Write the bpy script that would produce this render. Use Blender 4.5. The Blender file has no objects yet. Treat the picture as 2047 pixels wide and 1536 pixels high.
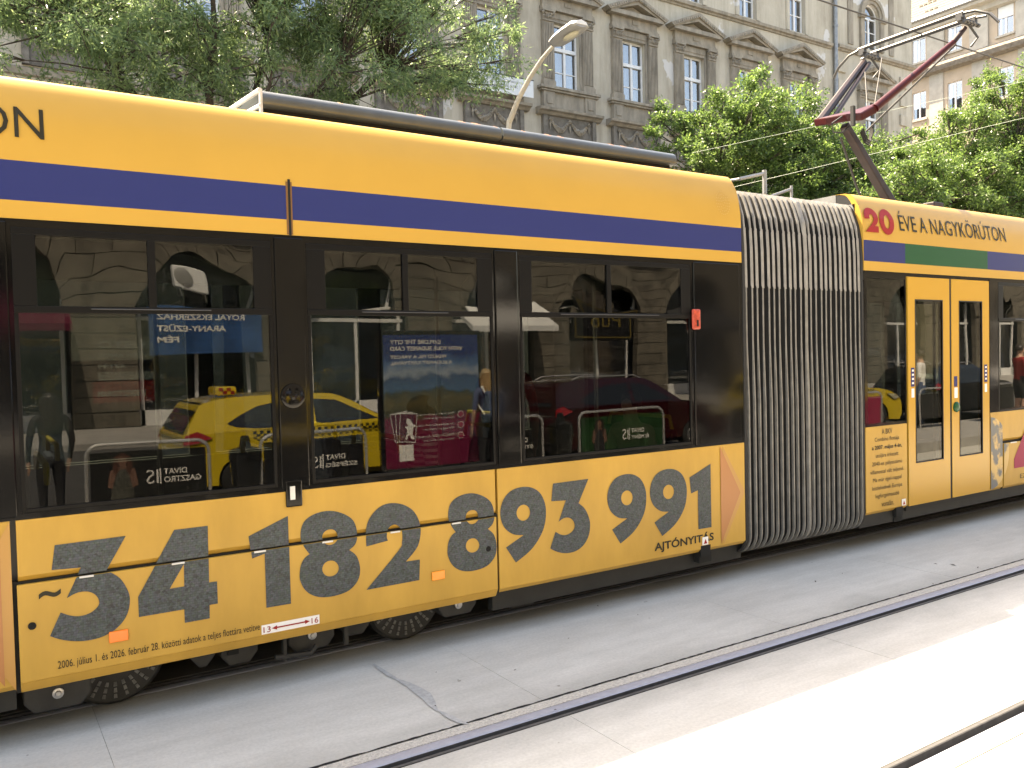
import bpy, bmesh, math, random
import numpy as np
from mathutils import Vector, Matrix
R = math.radians
SC = bpy.context.scene
COL = SC.collection
random.seed(7)

# ------------------------------------------------------------------ camera, sky, sun, exposure
cam = bpy.data.objects.new('camera', bpy.data.cameras.new('camera'))
COL.objects.link(cam)
SC.camera = cam
cam.data.sensor_width = 36
cam.data.lens = 36 * 0.82039
cam.data.clip_start = 0.05
cam.data.clip_end = 2000
CR = Vector((0.83898588, -0.54366531, -0.02303768))
CD = Vector((-0.03615785, -0.01345569, -0.9992555))
CW = Vector((0.54295056, 0.83919424, -0.0309469))
EYE = Vector((0, 0, 1.93))
cam.matrix_world = Matrix(((CR.x, -CD.x, -CW.x, EYE.x), (CR.y, -CD.y, -CW.y, EYE.y), (CR.z, -CD.z, -CW.z, EYE.z), (0, 0, 0, 1)))

TO_SUN = Vector((-0.76, 1.94, 3.39)).normalized()
world = bpy.data.worlds.new('World')
SC.world = world
world.use_nodes = True
wn = world.node_tree
sky = wn.nodes.new('ShaderNodeTexSky')
sky.sky_type = 'NISHITA'
sky.sun_disc = False
sky.sun_elevation = math.asin(TO_SUN.z)
sky.sun_rotation = math.atan2(TO_SUN.x, TO_SUN.y)
sky.air_density = 1.0
sky.dust_density = 2.5
bg = wn.nodes['Background']
bg.inputs['Strength'].default_value = 0.13
wn.links.new(sky.outputs[0], bg.inputs['Color'])
sl = bpy.data.lights.new('sun', 'SUN')
sl.energy = 4.6
sl.angle = R(0.5)
sl.color = (1.0, 0.95, 0.87)
sun = bpy.data.objects.new('sun', sl)
COL.objects.link(sun)
sun.rotation_euler = TO_SUN.to_track_quat('Z', 'Y').to_euler()
SC.view_settings.view_transform = 'Standard'
SC.view_settings.look = 'None'
SC.view_settings.gamma = 1
SC.view_settings.use_curve_mapping = False
SC.view_settings.exposure = 2.6
SC.view_settings.use_white_balance = True
SC.view_settings.white_balance_temperature = 8500
SC.view_settings.white_balance_tint = 11
SC.render.engine = 'CYCLES'
SC.cycles.max_bounces = 8
SC.cycles.transparent_max_bounces = 24
SC.cycles.use_denoising = True

# ------------------------------------------------------------------ helpers
def at(u, v, Y):
    """survey: the point on the vertical plane Y seen at pixel u, v of the photograph"""
    d = CR * ((u - 1023.5) / 1679.34) + CD * ((v - 768) / 1679.34) + CW
    return EYE + d * (Y / d.y)

def node_mat(name):
    m = bpy.data.materials.new(name)
    m.use_nodes = True
    nt = m.node_tree
    return m, nt, nt.nodes['Principled BSDF']

def mat(name, col, rough=0.6, metal=0.0, spec=0.5, var=0.0, vscale=3.0, col2=None, bump=0.0, bscale=40.0, coat=0.0, stretch=None):
    m, nt, b = node_mat(name)
    b.inputs['Roughness'].default_value = rough
    b.inputs['Metallic'].default_value = metal
    b.inputs['Specular IOR Level'].default_value = spec
    b.inputs['Coat Weight'].default_value = coat
    b.inputs['Coat Roughness'].default_value = 0.05
    b.inputs['Base Color'].default_value = (*col, 1)
    if var > 0 or bump > 0:
        tc = nt.nodes.new('ShaderNodeTexCoord')
        mp = nt.nodes.new('ShaderNodeMapping')
        nt.links.new(tc.outputs['Object'], mp.inputs[0])
        if stretch:
            mp.inputs['Scale'].default_value = stretch
    if var > 0:
        n = nt.nodes.new('ShaderNodeTexNoise')
        n.inputs['Scale'].default_value = vscale
        n.inputs['Detail'].default_value = 8
        n.inputs['Roughness'].default_value = 0.62
        nt.links.new(mp.outputs[0], n.inputs['Vector'])
        r = nt.nodes.new('ShaderNodeValToRGB')
        c2 = col2 or tuple(c * (1 - var) for c in col)
        r.color_ramp.elements[0].position = 0.32
        r.color_ramp.elements[0].color = (*c2, 1)
        r.color_ramp.elements[1].position = 0.68
        r.color_ramp.elements[1].color = (*(col if col2 else tuple(min(1, c * (1 + var * .4)) for c in col)), 1)
        nt.links.new(n.outputs[0], r.inputs[0])
        nt.links.new(r.outputs[0], b.inputs['Base Color'])
    if bump > 0:
        n2 = nt.nodes.new('ShaderNodeTexNoise')
        n2.inputs['Scale'].default_value = bscale
        n2.inputs['Detail'].default_value = 6
        nt.links.new(mp.outputs[0], n2.inputs['Vector'])
        bp = nt.nodes.new('ShaderNodeBump')
        bp.inputs['Strength'].default_value = bump
        bp.inputs['Distance'].default_value = 0.02
        nt.links.new(n2.outputs[0], bp.inputs['Height'])
        nt.links.new(bp.outputs[0], b.inputs['Normal'])
    return m

def glass(name, tint=(0.3, 0.32, 0.3), f0=0.08, wave=0.0, wscale=1.2, rough=0.0):
    m = bpy.data.materials.new(name)
    m.use_nodes = True
    nt = m.node_tree
    nt.nodes.clear()
    N = nt.nodes.new
    out = N('ShaderNodeOutputMaterial')
    mix = N('ShaderNodeMixShader')
    tr = N('ShaderNodeBsdfTransparent')
    gl = N('ShaderNodeBsdfGlossy')
    tr.inputs[0].default_value = (*tint, 1)
    gl.inputs['Roughness'].default_value = rough
    geo = N('ShaderNodeNewGeometry')
    dot = N('ShaderNodeVectorMath'); dot.operation = 'DOT_PRODUCT'
    nt.links.new(geo.outputs['Incoming'], dot.inputs[0])
    nt.links.new(geo.outputs['Normal'], dot.inputs[1])
    ab = N('ShaderNodeMath'); ab.operation = 'ABSOLUTE'
    nt.links.new(dot.outputs['Value'], ab.inputs[0])
    om = N('ShaderNodeMath'); om.operation = 'SUBTRACT'; om.inputs[0].default_value = 1
    nt.links.new(ab.outputs[0], om.inputs[1])
    pw = N('ShaderNodeMath'); pw.operation = 'POWER'; pw.inputs[1].default_value = 5
    nt.links.new(om.outputs[0], pw.inputs[0])
    ml = N('ShaderNodeMath'); ml.operation = 'MULTIPLY_ADD'; ml.inputs[1].default_value = 1 - f0; ml.inputs[2].default_value = f0
    nt.links.new(pw.outputs[0], ml.inputs[0])
    nt.links.new(ml.outputs[0], mix.inputs[0])
    nt.links.new(tr.outputs[0], mix.inputs[1])
    nt.links.new(gl.outputs[0], mix.inputs[2])
    nt.links.new(mix.outputs[0], out.inputs[0])
    if wave > 0:
        tc = N('ShaderNodeTexCoord')
        n = N('ShaderNodeTexNoise'); n.inputs['Scale'].default_value = wscale; n.inputs['Detail'].default_value = 1.5
        nt.links.new(tc.outputs['Object'], n.inputs['Vector'])
        bp = N('ShaderNodeBump'); bp.inputs['Strength'].default_value = 1; bp.inputs['Distance'].default_value = wave
        nt.links.new(n.outputs[0], bp.inputs['Height'])
        nt.links.new(bp.outputs[0], gl.inputs['Normal'])
    return m

def leaf_mat(name, cols, gloss=0.35, trans=0.4):
    m, nt, b = node_mat(name)
    N = nt.nodes.new
    geo = N('ShaderNodeNewGeometry')
    r = N('ShaderNodeValToRGB')
    nt.links.new(geo.outputs['Random Per Island'], r.inputs[0])
    el = r.color_ramp.elements
    el[0].color = (*cols[0], 1); el[1].color = (*cols[-1], 1)
    for i, c in enumerate(cols[1:-1]):
        e = el.new((i + 1) / (len(cols) - 1)); e.color = (*c, 1)
    nt.links.new(r.outputs[0], b.inputs['Base Color'])
    b.inputs['Roughness'].default_value = gloss
    t = N('ShaderNodeBsdfTranslucent')
    hs = N('ShaderNodeHueSaturation'); hs.inputs['Hue'].default_value = 0.492; hs.inputs['Value'].default_value = 1.9
    nt.links.new(r.outputs[0], hs.inputs['Color']); nt.links.new(hs.outputs[0], t.inputs[0])
    mx = N('ShaderNodeMixShader'); mx.inputs[0].default_value = trans
    nt.links.new(b.outputs[0], mx.inputs[1]); nt.links.new(t.outputs[0], mx.inputs[2])
    nt.links.new(mx.outputs[0], nt.nodes['Material Output'].inputs[0])
    return m

class MB:
    """collects polygons and links them as ONE mesh object"""
    def __init__(s): s.v = []; s.f = []; s.m = []
    def add(s, vs, fs, m=0):
        o = len(s.v); s.v += [tuple(v) for v in vs]
        for f in fs: s.f.append([o + i for i in f]); s.m.append(m)
        return s
    def box(s, x0, x1, y0, y1, z0, z1, m=0):
        if x0 > x1: x0, x1 = x1, x0
        return s.add([(x0,y0,z0),(x1,y0,z0),(x1,y1,z0),(x0,y1,z0),(x0,y0,z1),(x1,y0,z1),(x1,y1,z1),(x0,y1,z1)],
                     [(0,3,2,1),(4,5,6,7),(0,1,5,4),(1,2,6,5),(2,3,7,6),(3,0,4,7)], m)
    def quad(s, a, b, c, d, m=0): return s.add([a, b, c, d], [(0,1,2,3)], m)
    def prism(s, pts, d, m=0):
        """polygon pts (3D) swept by vector d"""
        n = len(pts); d = Vector(d); a = [Vector(p) for p in pts]
        return s.add(a + [p + d for p in a], [tuple(range(n))[::-1], tuple(range(n, 2*n))] + [(i, (i+1) % n, n + (i+1) % n, n + i) for i in range(n)], m)
    def tube(s, pts, r, n=8, m=0, cap=True):
        P = [Vector(p) for p in pts]; rr = r if isinstance(r, (list, tuple)) else [r] * len(P)
        o = len(s.v); up = None
        for i, p in enumerate(P):
            t = (P[min(i+1, len(P)-1)] - P[max(i-1, 0)]).normalized()
            if up is None: up = Vector((0,0,1)) if abs(t.z) < .9 else Vector((1,0,0))
            e = t.cross(up).normalized(); g = e.cross(t).normalized(); up = g
            for k in range(n):
                a = 2*math.pi*k/n
                s.v.append(tuple(p + (e*math.cos(a) + g*math.sin(a)) * rr[i]))
        for i in range(len(P)-1):
            for k in range(n):
                s.f.append([o+i*n+k, o+i*n+(k+1) % n, o+(i+1)*n+(k+1) % n, o+(i+1)*n+k]); s.m.append(m)
        if cap:
            s.f.append([o+k for k in range(n)][::-1]); s.m.append(m)
            s.f.append([o+(len(P)-1)*n+k for k in range(n)]); s.m.append(m)
        return s
    def lathe(s, c, axis, prof, n=20, m=0):
        """prof: (radius, distance along axis)"""
        ax = Vector(axis).normalized(); u = ax.orthogonal().normalized(); w = ax.cross(u); o = len(s.v); c = Vector(c)
        for r, h in prof:
            for k in range(n):
                a = 2*math.pi*k/n; s.v.append(tuple(c + ax*h + (u*math.cos(a) + w*math.sin(a))*r))
        for i in range(len(prof)-1):
            for k in range(n):
                s.f.append([o+i*n+k, o+i*n+(k+1) % n, o+(i+1)*n+(k+1) % n, o+(i+1)*n+k]); s.m.append(m)
        s.f.append([o+k for k in range(n)][::-1]); s.m.append(m)
        s.f.append([o+(len(prof)-1)*n+k for k in range(n)]); s.m.append(m)
        return s
    def blob(s, c, r, m=0):
        c = Vector(c); rx, ry, rz = r if isinstance(r, (tuple, list)) else (r, r, r)
        return s.add([c+Vector((rx,0,0)), c-Vector((rx,0,0)), c+Vector((0,ry,0)), c-Vector((0,ry,0)), c+Vector((0,0,rz)), c-Vector((0,0,rz))],
                     [(0,2,4),(2,1,4),(1,3,4),(3,0,4),(2,0,5),(1,2,5),(3,1,5),(0,3,5)], m)
    def build(s, name, mats, parent=None, smooth=False, bevel=0, fix=True, merge=False):
        me = bpy.data.meshes.new(name); me.from_pydata(s.v, [], s.f)
        for m in (mats if isinstance(mats, (list, tuple)) else [mats]): me.materials.append(m)
        if len(me.materials) > 1: me.polygons.foreach_set('material_index', s.m)
        if merge:
            bm = bmesh.new(); bm.from_mesh(me); bmesh.ops.remove_doubles(bm, verts=bm.verts, dist=.0002); bm.to_mesh(me); bm.free()
        if fix:
            bm = bmesh.new(); bm.from_mesh(me); bmesh.ops.recalc_face_normals(bm, faces=bm.faces); bm.to_mesh(me); bm.free()
        if smooth:
            me.shade_smooth()
            try: me.set_sharp_from_angle(angle=R(40))
            except Exception: pass
        me.update()
        o = bpy.data.objects.new(name, me); COL.objects.link(o)
        if parent is not None:
            o.parent = parent; o.matrix_parent_inverse = ROOTINV.get(parent.name, Matrix())
        if bevel:
            b = o.modifiers.new('b', 'BEVEL'); b.width = bevel; b.segments = 2; b.limit_method = 'ANGLE'
        return o

ROOTINV = {}
def tag(o, label=None, cat=None, group=None, kind=None):
    for k, v in (('label', label), ('category', cat), ('group', group), ('kind', kind)):
        if v: o[k] = v
    return o
def empty(name, loc, label, cat, group=None):
    o = bpy.data.objects.new(name, None); COL.objects.link(o); o.location = loc; o.empty_display_size = .2
    ROOTINV[o.name] = Matrix.Translation(-Vector(loc))
    return tag(o, label, cat, group)
def empty_local(name, label, cat, group=None):
    o = bpy.data.objects.new(name, None); COL.objects.link(o)
    return tag(o, label, cat, group)
def clone(o, name=None, parent=None):
    c = o.copy(); COL.objects.link(c)
    if parent is not None: c.parent = parent
    for ch in list(o.children): clone(ch, None, c)
    return c
def kids_map(root, fn):
    for ch in root.children: fn(ch); kids_map(ch, fn)

_depsobj = []
def curve_mesh(cu):
    o = bpy.data.objects.new('tmp', cu); COL.objects.link(o)
    dg = bpy.context.evaluated_depsgraph_get()
    me = bpy.data.meshes.new_from_object(o.evaluated_get(dg))
    bpy.data.objects.remove(o); bpy.data.curves.remove(cu)
    return me
def text_xy(s, bold=0.0, spacing=1.0, shear=0.0, align='LEFT', line=1.0):
    cu = bpy.data.curves.new('t', 'FONT'); cu.body = s; cu.size = 1; cu.resolution_u = 3
    cu.offset = bold; cu.space_character = spacing; cu.shear = shear; cu.align_x = align; cu.space_line = line
    return curve_mesh(cu)
def lettering(s, name, m, parent, org, ex, width, height=None, ez=(0,0,1), bold=0.0, spacing=1.0, yfun=None, align='LEFT', line=1.0, shear=0.0, corner='LB', skew=0.0):
    """flat print: text fitted in width x height, its lower left corner at org"""
    me = text_xy(s, bold, spacing, shear, align, line)
    n = len(me.vertices)
    if n == 0: return None
    a = np.empty(n*3); me.vertices.foreach_get('co', a); a = a.reshape(n, 3)
    lo, hi = a.min(0), a.max(0); sx = width/(hi[0]-lo[0]); sy = sx if height is None else height/(hi[1]-lo[1])
    ex = np.array(ex, float); ez = np.array(ez, float); org = np.array(org, float)
    p = org + np.outer((a[:,0]-lo[0])*sx, ex) + np.outer((a[:,1]-lo[1])*sy, ez)
    if yfun: p[:,1] += np.array([yfun(z) for z in p[:,2]])
    me.vertices.foreach_set('co', p.ravel())
    me.name = name; me.materials.clear(); me.materials.append(m)
    o = bpy.data.objects.new(name, me); COL.objects.link(o)
    if parent is not None:
        o.parent = parent; o.matrix_parent_inverse = ROOTINV.get(parent.name, Matrix())
    return o

def wall_grid(mb, x0, x1, z0, z1, holes, P, depth=None, m=0, mr=None):
    """wall with rectangular holes; P(x,z,d) gives the point, d = depth behind the face; reveals of the given depth"""
    xs = sorted({x0, x1, *[min(max(h[0], x0), x1) for h in holes], *[min(max(h[1], x0), x1) for h in holes]})
    zs = sorted({z0, z1, *[min(max(h[2], z0), z1) for h in holes], *[min(max(h[3], z0), z1) for h in holes]})
    for a, b in zip(xs, xs[1:]):
        for c, d in zip(zs, zs[1:]):
            xm, zm = (a+b)/2, (c+d)/2
            if any(h[0] < xm < h[1] and h[2] < zm < h[3] for h in holes): continue
            mb.quad(P(a,c,0), P(b,c,0), P(b,d,0), P(a,d,0), m)
    if depth:
        k = m if mr is None else mr
        for a, b, c, d in holes:
            mb.quad(P(a,c,0), P(a,d,0), P(a,d,depth), P(a,c,depth), k); mb.quad(P(b,c,0), P(b,c,depth), P(b,d,depth), P(b,d,0), k)
            mb.quad(P(a,c,0), P(a,c,depth), P(b,c,depth), P(b,c,0), k); mb.quad(P(a,d,0), P(b,d,0), P(b,d,depth), P(a,d,depth), k)

# ------------------------------------------------------------------ materials
YEL = (0.505, 0.297, 0.060)
M = {}
M['yellow'] = mat('tram_yellow', YEL, .3, spec=.22, var=.07, vscale=.9, bump=.035, bscale=1.3)
M['yellow_low'] = mat('tram_yellow_skirt', YEL, .34, spec=.22, var=.16, vscale=2.4, bump=.04, bscale=1.6, stretch=(1.2, 1, .4))
M['yellow_door'] = mat('tram_yellow_door', (0.50, 0.28, 0.04), .22, spec=.3, bump=.05, bscale=1.6)
M['blue'] = mat('stripe_blue', (0.020, 0.030, 0.130), .22, spec=.3, bump=.03, bscale=1.2)
M['green'] = mat('stripe_green', (0.010, 0.075, 0.032), .25, spec=.22)
M['black'] = mat('gloss_black_panel', (0.004, 0.004, 0.004), .08, spec=.26, bump=.06, bscale=1.7)
M['frame'] = mat('window_frame_black', (0.005, 0.005, 0.005), .45, spec=.14)
M['rubber'] = mat('black_rubber', (0.012, 0.012, 0.012), .75)
M['under'] = mat('underframe_dark', (0.016, 0.016, 0.014), .7, var=.4, vscale=6)
M['bogie'] = mat('bogie_grey', (0.022, 0.021, 0.018), .65, var=.5, vscale=9)
M['horn'] = mat('horn_dark_metal', (0.045, 0.045, 0.045), .4, metal=.2)
M['damper'] = mat('damper_plate_grey', (0.14, 0.14, 0.13), .5, metal=.2, var=.5, vscale=30)
M['steel'] = mat('bare_steel', (0.45, 0.44, 0.42), .35, metal=.9, var=.2, vscale=12)
M['tglass'] = glass('tram_window_glass', (0.38, 0.40, 0.37), .045, wave=.0016, wscale=.9)
M['tglass_up'] = glass('tram_hopper_glass', (0.34, 0.36, 0.33), 0.055, wave=.018, wscale=1.0)
M['roofgrey'] = mat('roof_cover_grey', (0.080, 0.092, 0.095), .3, var=.15, vscale=5, spec=.5)
M['rooftop'] = mat('tram_roof_grey', (0.22, 0.22, 0.21), .7, var=.3, vscale=4)
M['palemetal'] = mat('pale_metal', (0.62, 0.62, 0.60), .45, metal=.3, var=.2, vscale=8)
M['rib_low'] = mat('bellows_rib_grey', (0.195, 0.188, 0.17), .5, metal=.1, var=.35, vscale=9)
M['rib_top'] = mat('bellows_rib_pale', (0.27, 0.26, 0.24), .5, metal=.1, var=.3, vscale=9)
M['fabric'] = mat('bellows_fabric', (0.006, 0.006, 0.006), .85, var=.4, vscale=14)
M['inside'] = mat('tram_interior_grey', (0.16, 0.165, 0.17), .6)
M['seat'] = mat('seat_fabric', (0.03, 0.04, 0.09), .85, var=.3, vscale=30)
M['pole'] = mat('handrail_yellow', (0.55, 0.40, 0.05), .35)
M['orange'] = mat('orange_reflector', (0.95, 0.22, 0.03), .25, spec=.6)
M['amber'] = mat('amber_reflector', (0.90, 0.30, 0.03), .25, spec=.6)
M['redlamp'] = mat('side_lamp_red', (0.50, 0.06, 0.03), .3, spec=.6, var=.5, vscale=30)
M['print_dark'] = mat('print_dark', (0.030, 0.027, 0.018), .4, spec=.15)
M['print_red'] = mat('print_red', (0.30, 0.020, 0.020), .4, spec=.15)
M['print_pink'] = mat('print_magenta', (0.30, 0.025, 0.07), .4, spec=.15)
M['print_white'] = mat('print_white', (0.75, 0.74, 0.72), .45)
M['arrow'] = mat('arrow_orange', (0.39, 0.155, 0.045), .35)
M['arrow2'] = mat('arrow_pale_orange', (0.44, 0.225, 0.052), .35)
M['emblem'] = mat('emblem_pale', (0.56, 0.36, 0.11), .35)
M['groove'] = mat('panel_gap_black', (0.006, 0.006, 0.005), .9)
M['brownseal'] = mat('joint_seal_brown', (0.16, 0.075, 0.02), .7)
M['panto_red'] = mat('pantograph_oxide_red', (0.055, 0.007, 0.008), .35, spec=.35, var=.25, vscale=7)
M['panto_dark'] = mat('pantograph_dark', (0.028, 0.014, 0.013), .5, var=.3, vscale=10)
M['carbon'] = mat('contact_carbon', (0.05, 0.05, 0.05), .5)
M['wire'] = mat('wire_dark', (0.035, 0.033, 0.03), .6)
M['wire_pale'] = mat('wire_pale_green', (0.42, 0.48, 0.40), .5)

# number print: slate grey made of tiny letters
def number_mat():
    m, nt, b = node_mat('number_mosaic_grey')
    N = nt.nodes.new
    tc = N('ShaderNodeTexCoord'); mp = N('ShaderNodeMapping'); mp.inputs['Rotation'].default_value = (R(-90), 0, 0)
    nt.links.new(tc.outputs['Object'], mp.inputs[0])
    br = N('ShaderNodeTexBrick'); br.inputs['Scale'].default_value = 24; br.inputs['Mortar Size'].default_value = .035
    br.inputs['Color1'].default_value = (0.027, 0.060, 0.068, 1); br.inputs['Color2'].default_value = (0.042, 0.079, 0.087, 1)
    br.inputs['Mortar'].default_value = (0.022, 0.048, 0.058, 1); br.inputs['Brick Width'].default_value = .55; br.inputs['Row Height'].default_value = .32
    nt.links.new(mp.outputs[0], br.inputs['Vector'])
    n = N('ShaderNodeTexVoronoi'); n.inputs['Scale'].default_value = 75
    nt.links.new(mp.outputs[0], n.inputs['Vector'])
    mx = N('ShaderNodeMix'); mx.data_type = 'RGBA'; mx.blend_type = 'MULTIPLY'; mx.inputs[0].default_value = .55
    nt.links.new(br.outputs[0], mx.inputs[6]); nt.links.new(n.outputs['Color'], mx.inputs[7])
    hs = N('ShaderNodeHueSaturation'); hs.inputs['Saturation'].default_value = .35; hs.inputs['Value'].default_value = 1.25
    nt.links.new(mx.outputs[2], hs.inputs['Color'])
    nt.links.new(hs.outputs[0], b.inputs['Base Color']); b.inputs['Roughness'].default_value = .45; b.inputs['Specular IOR Level'].default_value = .25
    return m
M['number'] = number_mat()

# concrete with stains
def concrete_mat():
    m, nt, b = node_mat('track_concrete')
    N = nt.nodes.new
    tc = N('ShaderNodeTexCoord')
    def noise(s, d, r=.6, st=None):
        n = N('ShaderNodeTexNoise'); n.inputs['Scale'].default_value = s; n.inputs['Detail'].default_value = d; n.inputs['Roughness'].default_value = r
        if st:
            mp = N('ShaderNodeMapping'); mp.inputs['Scale'].default_value = st; nt.links.new(tc.outputs['Object'], mp.inputs[0]); nt.links.new(mp.outputs[0], n.inputs['Vector'])
        else: nt.links.new(tc.outputs['Object'], n.inputs['Vector'])
        return n
    def ramp(n, p0, c0, p1, c1):
        r = N('ShaderNodeValToRGB'); r.color_ramp.elements[0].position = p0; r.color_ramp.elements[0].color = (*c0, 1)
        r.color_ramp.elements[1].position = p1; r.color_ramp.elements[1].color = (*c1, 1); nt.links.new(n.outputs[0], r.inputs[0]); return r
    a = ramp(noise(1.3, 9, .66), .36, (0.52, 0.505, 0.46), .66, (0.58, 0.565, 0.515))
    bb = ramp(noise(3.2, 8, .7, (.35, 1.6, 1)), .38, (0.85, 0.85, 0.84), .60, (1, 1, 1))
    c = ramp(noise(55, 4, .6), .30, (0.90, 0.90, 0.89), .62, (1.03, 1.03, 1.02))
    d = ramp(noise(9, 3, .5), .245, (0.45, 0.43, 0.40), .262, (1, 1, 1))
    cur = a
    for x, f in ((bb, .75), (c, 1), (d, .8)):
        mx = N('ShaderNodeMix'); mx.data_type = 'RGBA'; mx.blend_type = 'MULTIPLY'; mx.inputs[0].default_value = f
        nt.links.new(cur.outputs[0 if cur is a else 2], mx.inputs[6]); nt.links.new(x.outputs[0], mx.inputs[7]); cur = mx
    # painted shade from under the tram, mixed with grime, along every rail
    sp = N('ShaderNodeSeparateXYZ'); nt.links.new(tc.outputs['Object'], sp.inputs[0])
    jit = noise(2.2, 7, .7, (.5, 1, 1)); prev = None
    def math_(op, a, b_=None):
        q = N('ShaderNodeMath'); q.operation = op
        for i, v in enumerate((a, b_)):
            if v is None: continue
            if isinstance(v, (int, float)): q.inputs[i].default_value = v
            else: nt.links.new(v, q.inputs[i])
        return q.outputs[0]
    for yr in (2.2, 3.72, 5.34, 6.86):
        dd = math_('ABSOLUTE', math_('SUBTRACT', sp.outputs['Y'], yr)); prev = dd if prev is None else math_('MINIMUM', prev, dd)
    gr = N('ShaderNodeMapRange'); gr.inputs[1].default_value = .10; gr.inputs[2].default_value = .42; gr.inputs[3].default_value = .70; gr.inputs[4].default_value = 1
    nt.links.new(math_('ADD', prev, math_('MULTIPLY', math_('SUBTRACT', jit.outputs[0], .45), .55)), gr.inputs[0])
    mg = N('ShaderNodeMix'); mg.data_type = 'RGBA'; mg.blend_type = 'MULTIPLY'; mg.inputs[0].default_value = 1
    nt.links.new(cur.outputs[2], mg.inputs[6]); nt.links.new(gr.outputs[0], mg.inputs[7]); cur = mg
    nt.links.new(cur.outputs[2], b.inputs['Base Color']); b.inputs['Roughness'].default_value = .82; b.inputs['Specular IOR Level'].default_value = .25
    n2 = noise(120, 5); bp = N('ShaderNodeBump'); bp.inputs['Strength'].default_value = .25; bp.inputs['Distance'].default_value = .004
    nt.links.new(n2.outputs[0], bp.inputs['Height']); nt.links.new(bp.outputs[0], b.inputs['Normal'])
    return m
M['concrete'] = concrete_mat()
M['oily_shade'] = mat('oily_shaded_track_concrete', (0.12, 0.115, 0.105), .8, var=.5, vscale=2)  # oil dirt made darker to stand in for shade beneath the tram
M['sealant'] = mat('rail_grout_beige', (0.50, 0.47, 0.41), .9, var=.35, vscale=60, bump=.5, bscale=90)
M['patch'] = mat('repair_mortar_grey', (0.42, 0.42, 0.40), .9, var=.25, vscale=25, bump=.3, bscale=60)
M['railtop'] = mat('rail_running_steel', (0.36, 0.37, 0.42), .45, metal=.2, var=.12, vscale=20)
M['railside'] = mat('rail_rusty_steel', (0.07, 0.068, 0.066), .7, metal=.0, var=.3, vscale=20)
M['asphalt'] = mat('asphalt', (0.055, 0.055, 0.056), .85, var=.3, vscale=3, bump=.2, bscale=80)
M['paving'] = mat('pavement_grey', (0.30, 0.29, 0.27), .85, var=.2, vscale=2)
M['kerb'] = mat('kerb_stone', (0.36, 0.35, 0.33), .8, var=.25, vscale=5)

# plaster of the grey tenement
def plaster_mat():
    m, nt, b = node_mat('aged_plaster')
    N = nt.nodes.new
    tc = N('ShaderNodeTexCoord')
    def noise(s, d, st=(1,1,1), r=.6):
        n = N('ShaderNodeTexNoise'); n.inputs['Scale'].default_value = s; n.inputs['Detail'].default_value = d; n.inputs['Roughness'].default_value = r
        mp = N('ShaderNodeMapping'); mp.inputs['Scale'].default_value = st
        nt.links.new(tc.outputs['Object'], mp.inputs[0]); nt.links.new(mp.outputs[0], n.inputs['Vector']); return n
    def ramp(n, p0, c0, p1, c1):
        r = N('ShaderNodeValToRGB'); e = r.color_ramp.elements
        e[0].position = p0; e[0].color = (*c0, 1); e[1].position = p1; e[1].color = (*c1, 1); nt.links.new(n.outputs[0], r.inputs[0]); return r
    base = ramp(noise(.7, 8), .3, (0.42, 0.375, 0.30), .7, (0.52, 0.472, 0.385))
    stain = ramp(noise(1.6, 7, (1.6, 1, .22), .7), .34, (0.62, 0.60, 0.58), .56, (1, 1, 1))
    mx = N('ShaderNodeMix'); mx.data_type = 'RGBA'; mx.blend_type = 'MULTIPLY'; mx.inputs[0].default_value = .55
    nt.links.new(base.outputs[0], mx.inputs[6]); nt.links.new(stain.outputs[0], mx.inputs[7])
    peel = ramp(noise(.42, 5, (1, 1, .8), .55), .635, (0, 0, 0), .645, (1, 1, 1))
    m2 = N('ShaderNodeMix'); m2.data_type = 'RGBA'; nt.links.new(peel.outputs[0], m2.inputs[0])
    nt.links.new(mx.outputs[2], m2.inputs[6]); m2.inputs[7].default_value = (0.56, 0.54, 0.51, 1)
    nt.links.new(m2.outputs[2], b.inputs['Base Color']); b.inputs['Roughness'].default_value = .92; b.inputs['Specular IOR Level'].default_value = .15
    bp = N('ShaderNodeBump'); bp.inputs['Strength'].default_value = .3; bp.inputs['Distance'].default_value = .03
    n2 = noise(7, 6); nt.links.new(n2.outputs[0], bp.inputs['Height']); nt.links.new(bp.outputs[0], b.inputs['Normal'])
    return m
M['plaster'] = plaster_mat()
M['stone'] = mat('weathered_stucco_trim', (0.315, 0.275, 0.22), .92, spec=.15, var=.36, vscale=2.6, bump=.35, bscale=12, stretch=(1.4, 1, .5))
M['stone_dark'] = mat('dark_stucco', (0.185, 0.165, 0.14), .92, spec=.15, var=.4, vscale=4, bump=.35, bscale=12)  # darker stucco for frieze panels, ledge and roof vents
M['wframe'] = mat('white_window_frame', (0.70, 0.70, 0.69), .5, var=.08, vscale=5)
M['bglass'] = glass('house_window_glass', (0.68, 0.71, 0.74), .26, wave=.002, wscale=2.0)
M['room'] = mat('dark_room', (0.09, 0.105, 0.135), .9)
M['curtain'] = mat('white_net_curtain', (0.62, 0.64, 0.66), .9, var=.25, vscale=22, stretch=(1, 1, .05))
M['zinc'] = mat('zinc_downpipe', (0.27, 0.28, 0.29), .5, metal=.4, var=.3, vscale=5)
M['poster_red'] = mat('poster_dark_red', (0.10, 0.008, 0.03), .4)
M['board'] = mat('sign_board_white', (0.66, 0.67, 0.66), .5, var=.06, vscale=3)
M['signgrey'] = mat('sign_print_grey', (0.20, 0.22, 0.24), .6)
M['orangewall'] = mat('apricot_plaster', (0.43, 0.35, 0.265), .9, var=.12, vscale=1.5)
M['creamwall'] = mat('cream_stone', (0.40, 0.375, 0.325), .9, var=.2, vscale=2)
M['tiles'] = mat('pale_roof_tile', (0.13, 0.115, 0.09), .85, var=.35, vscale=5)
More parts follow.
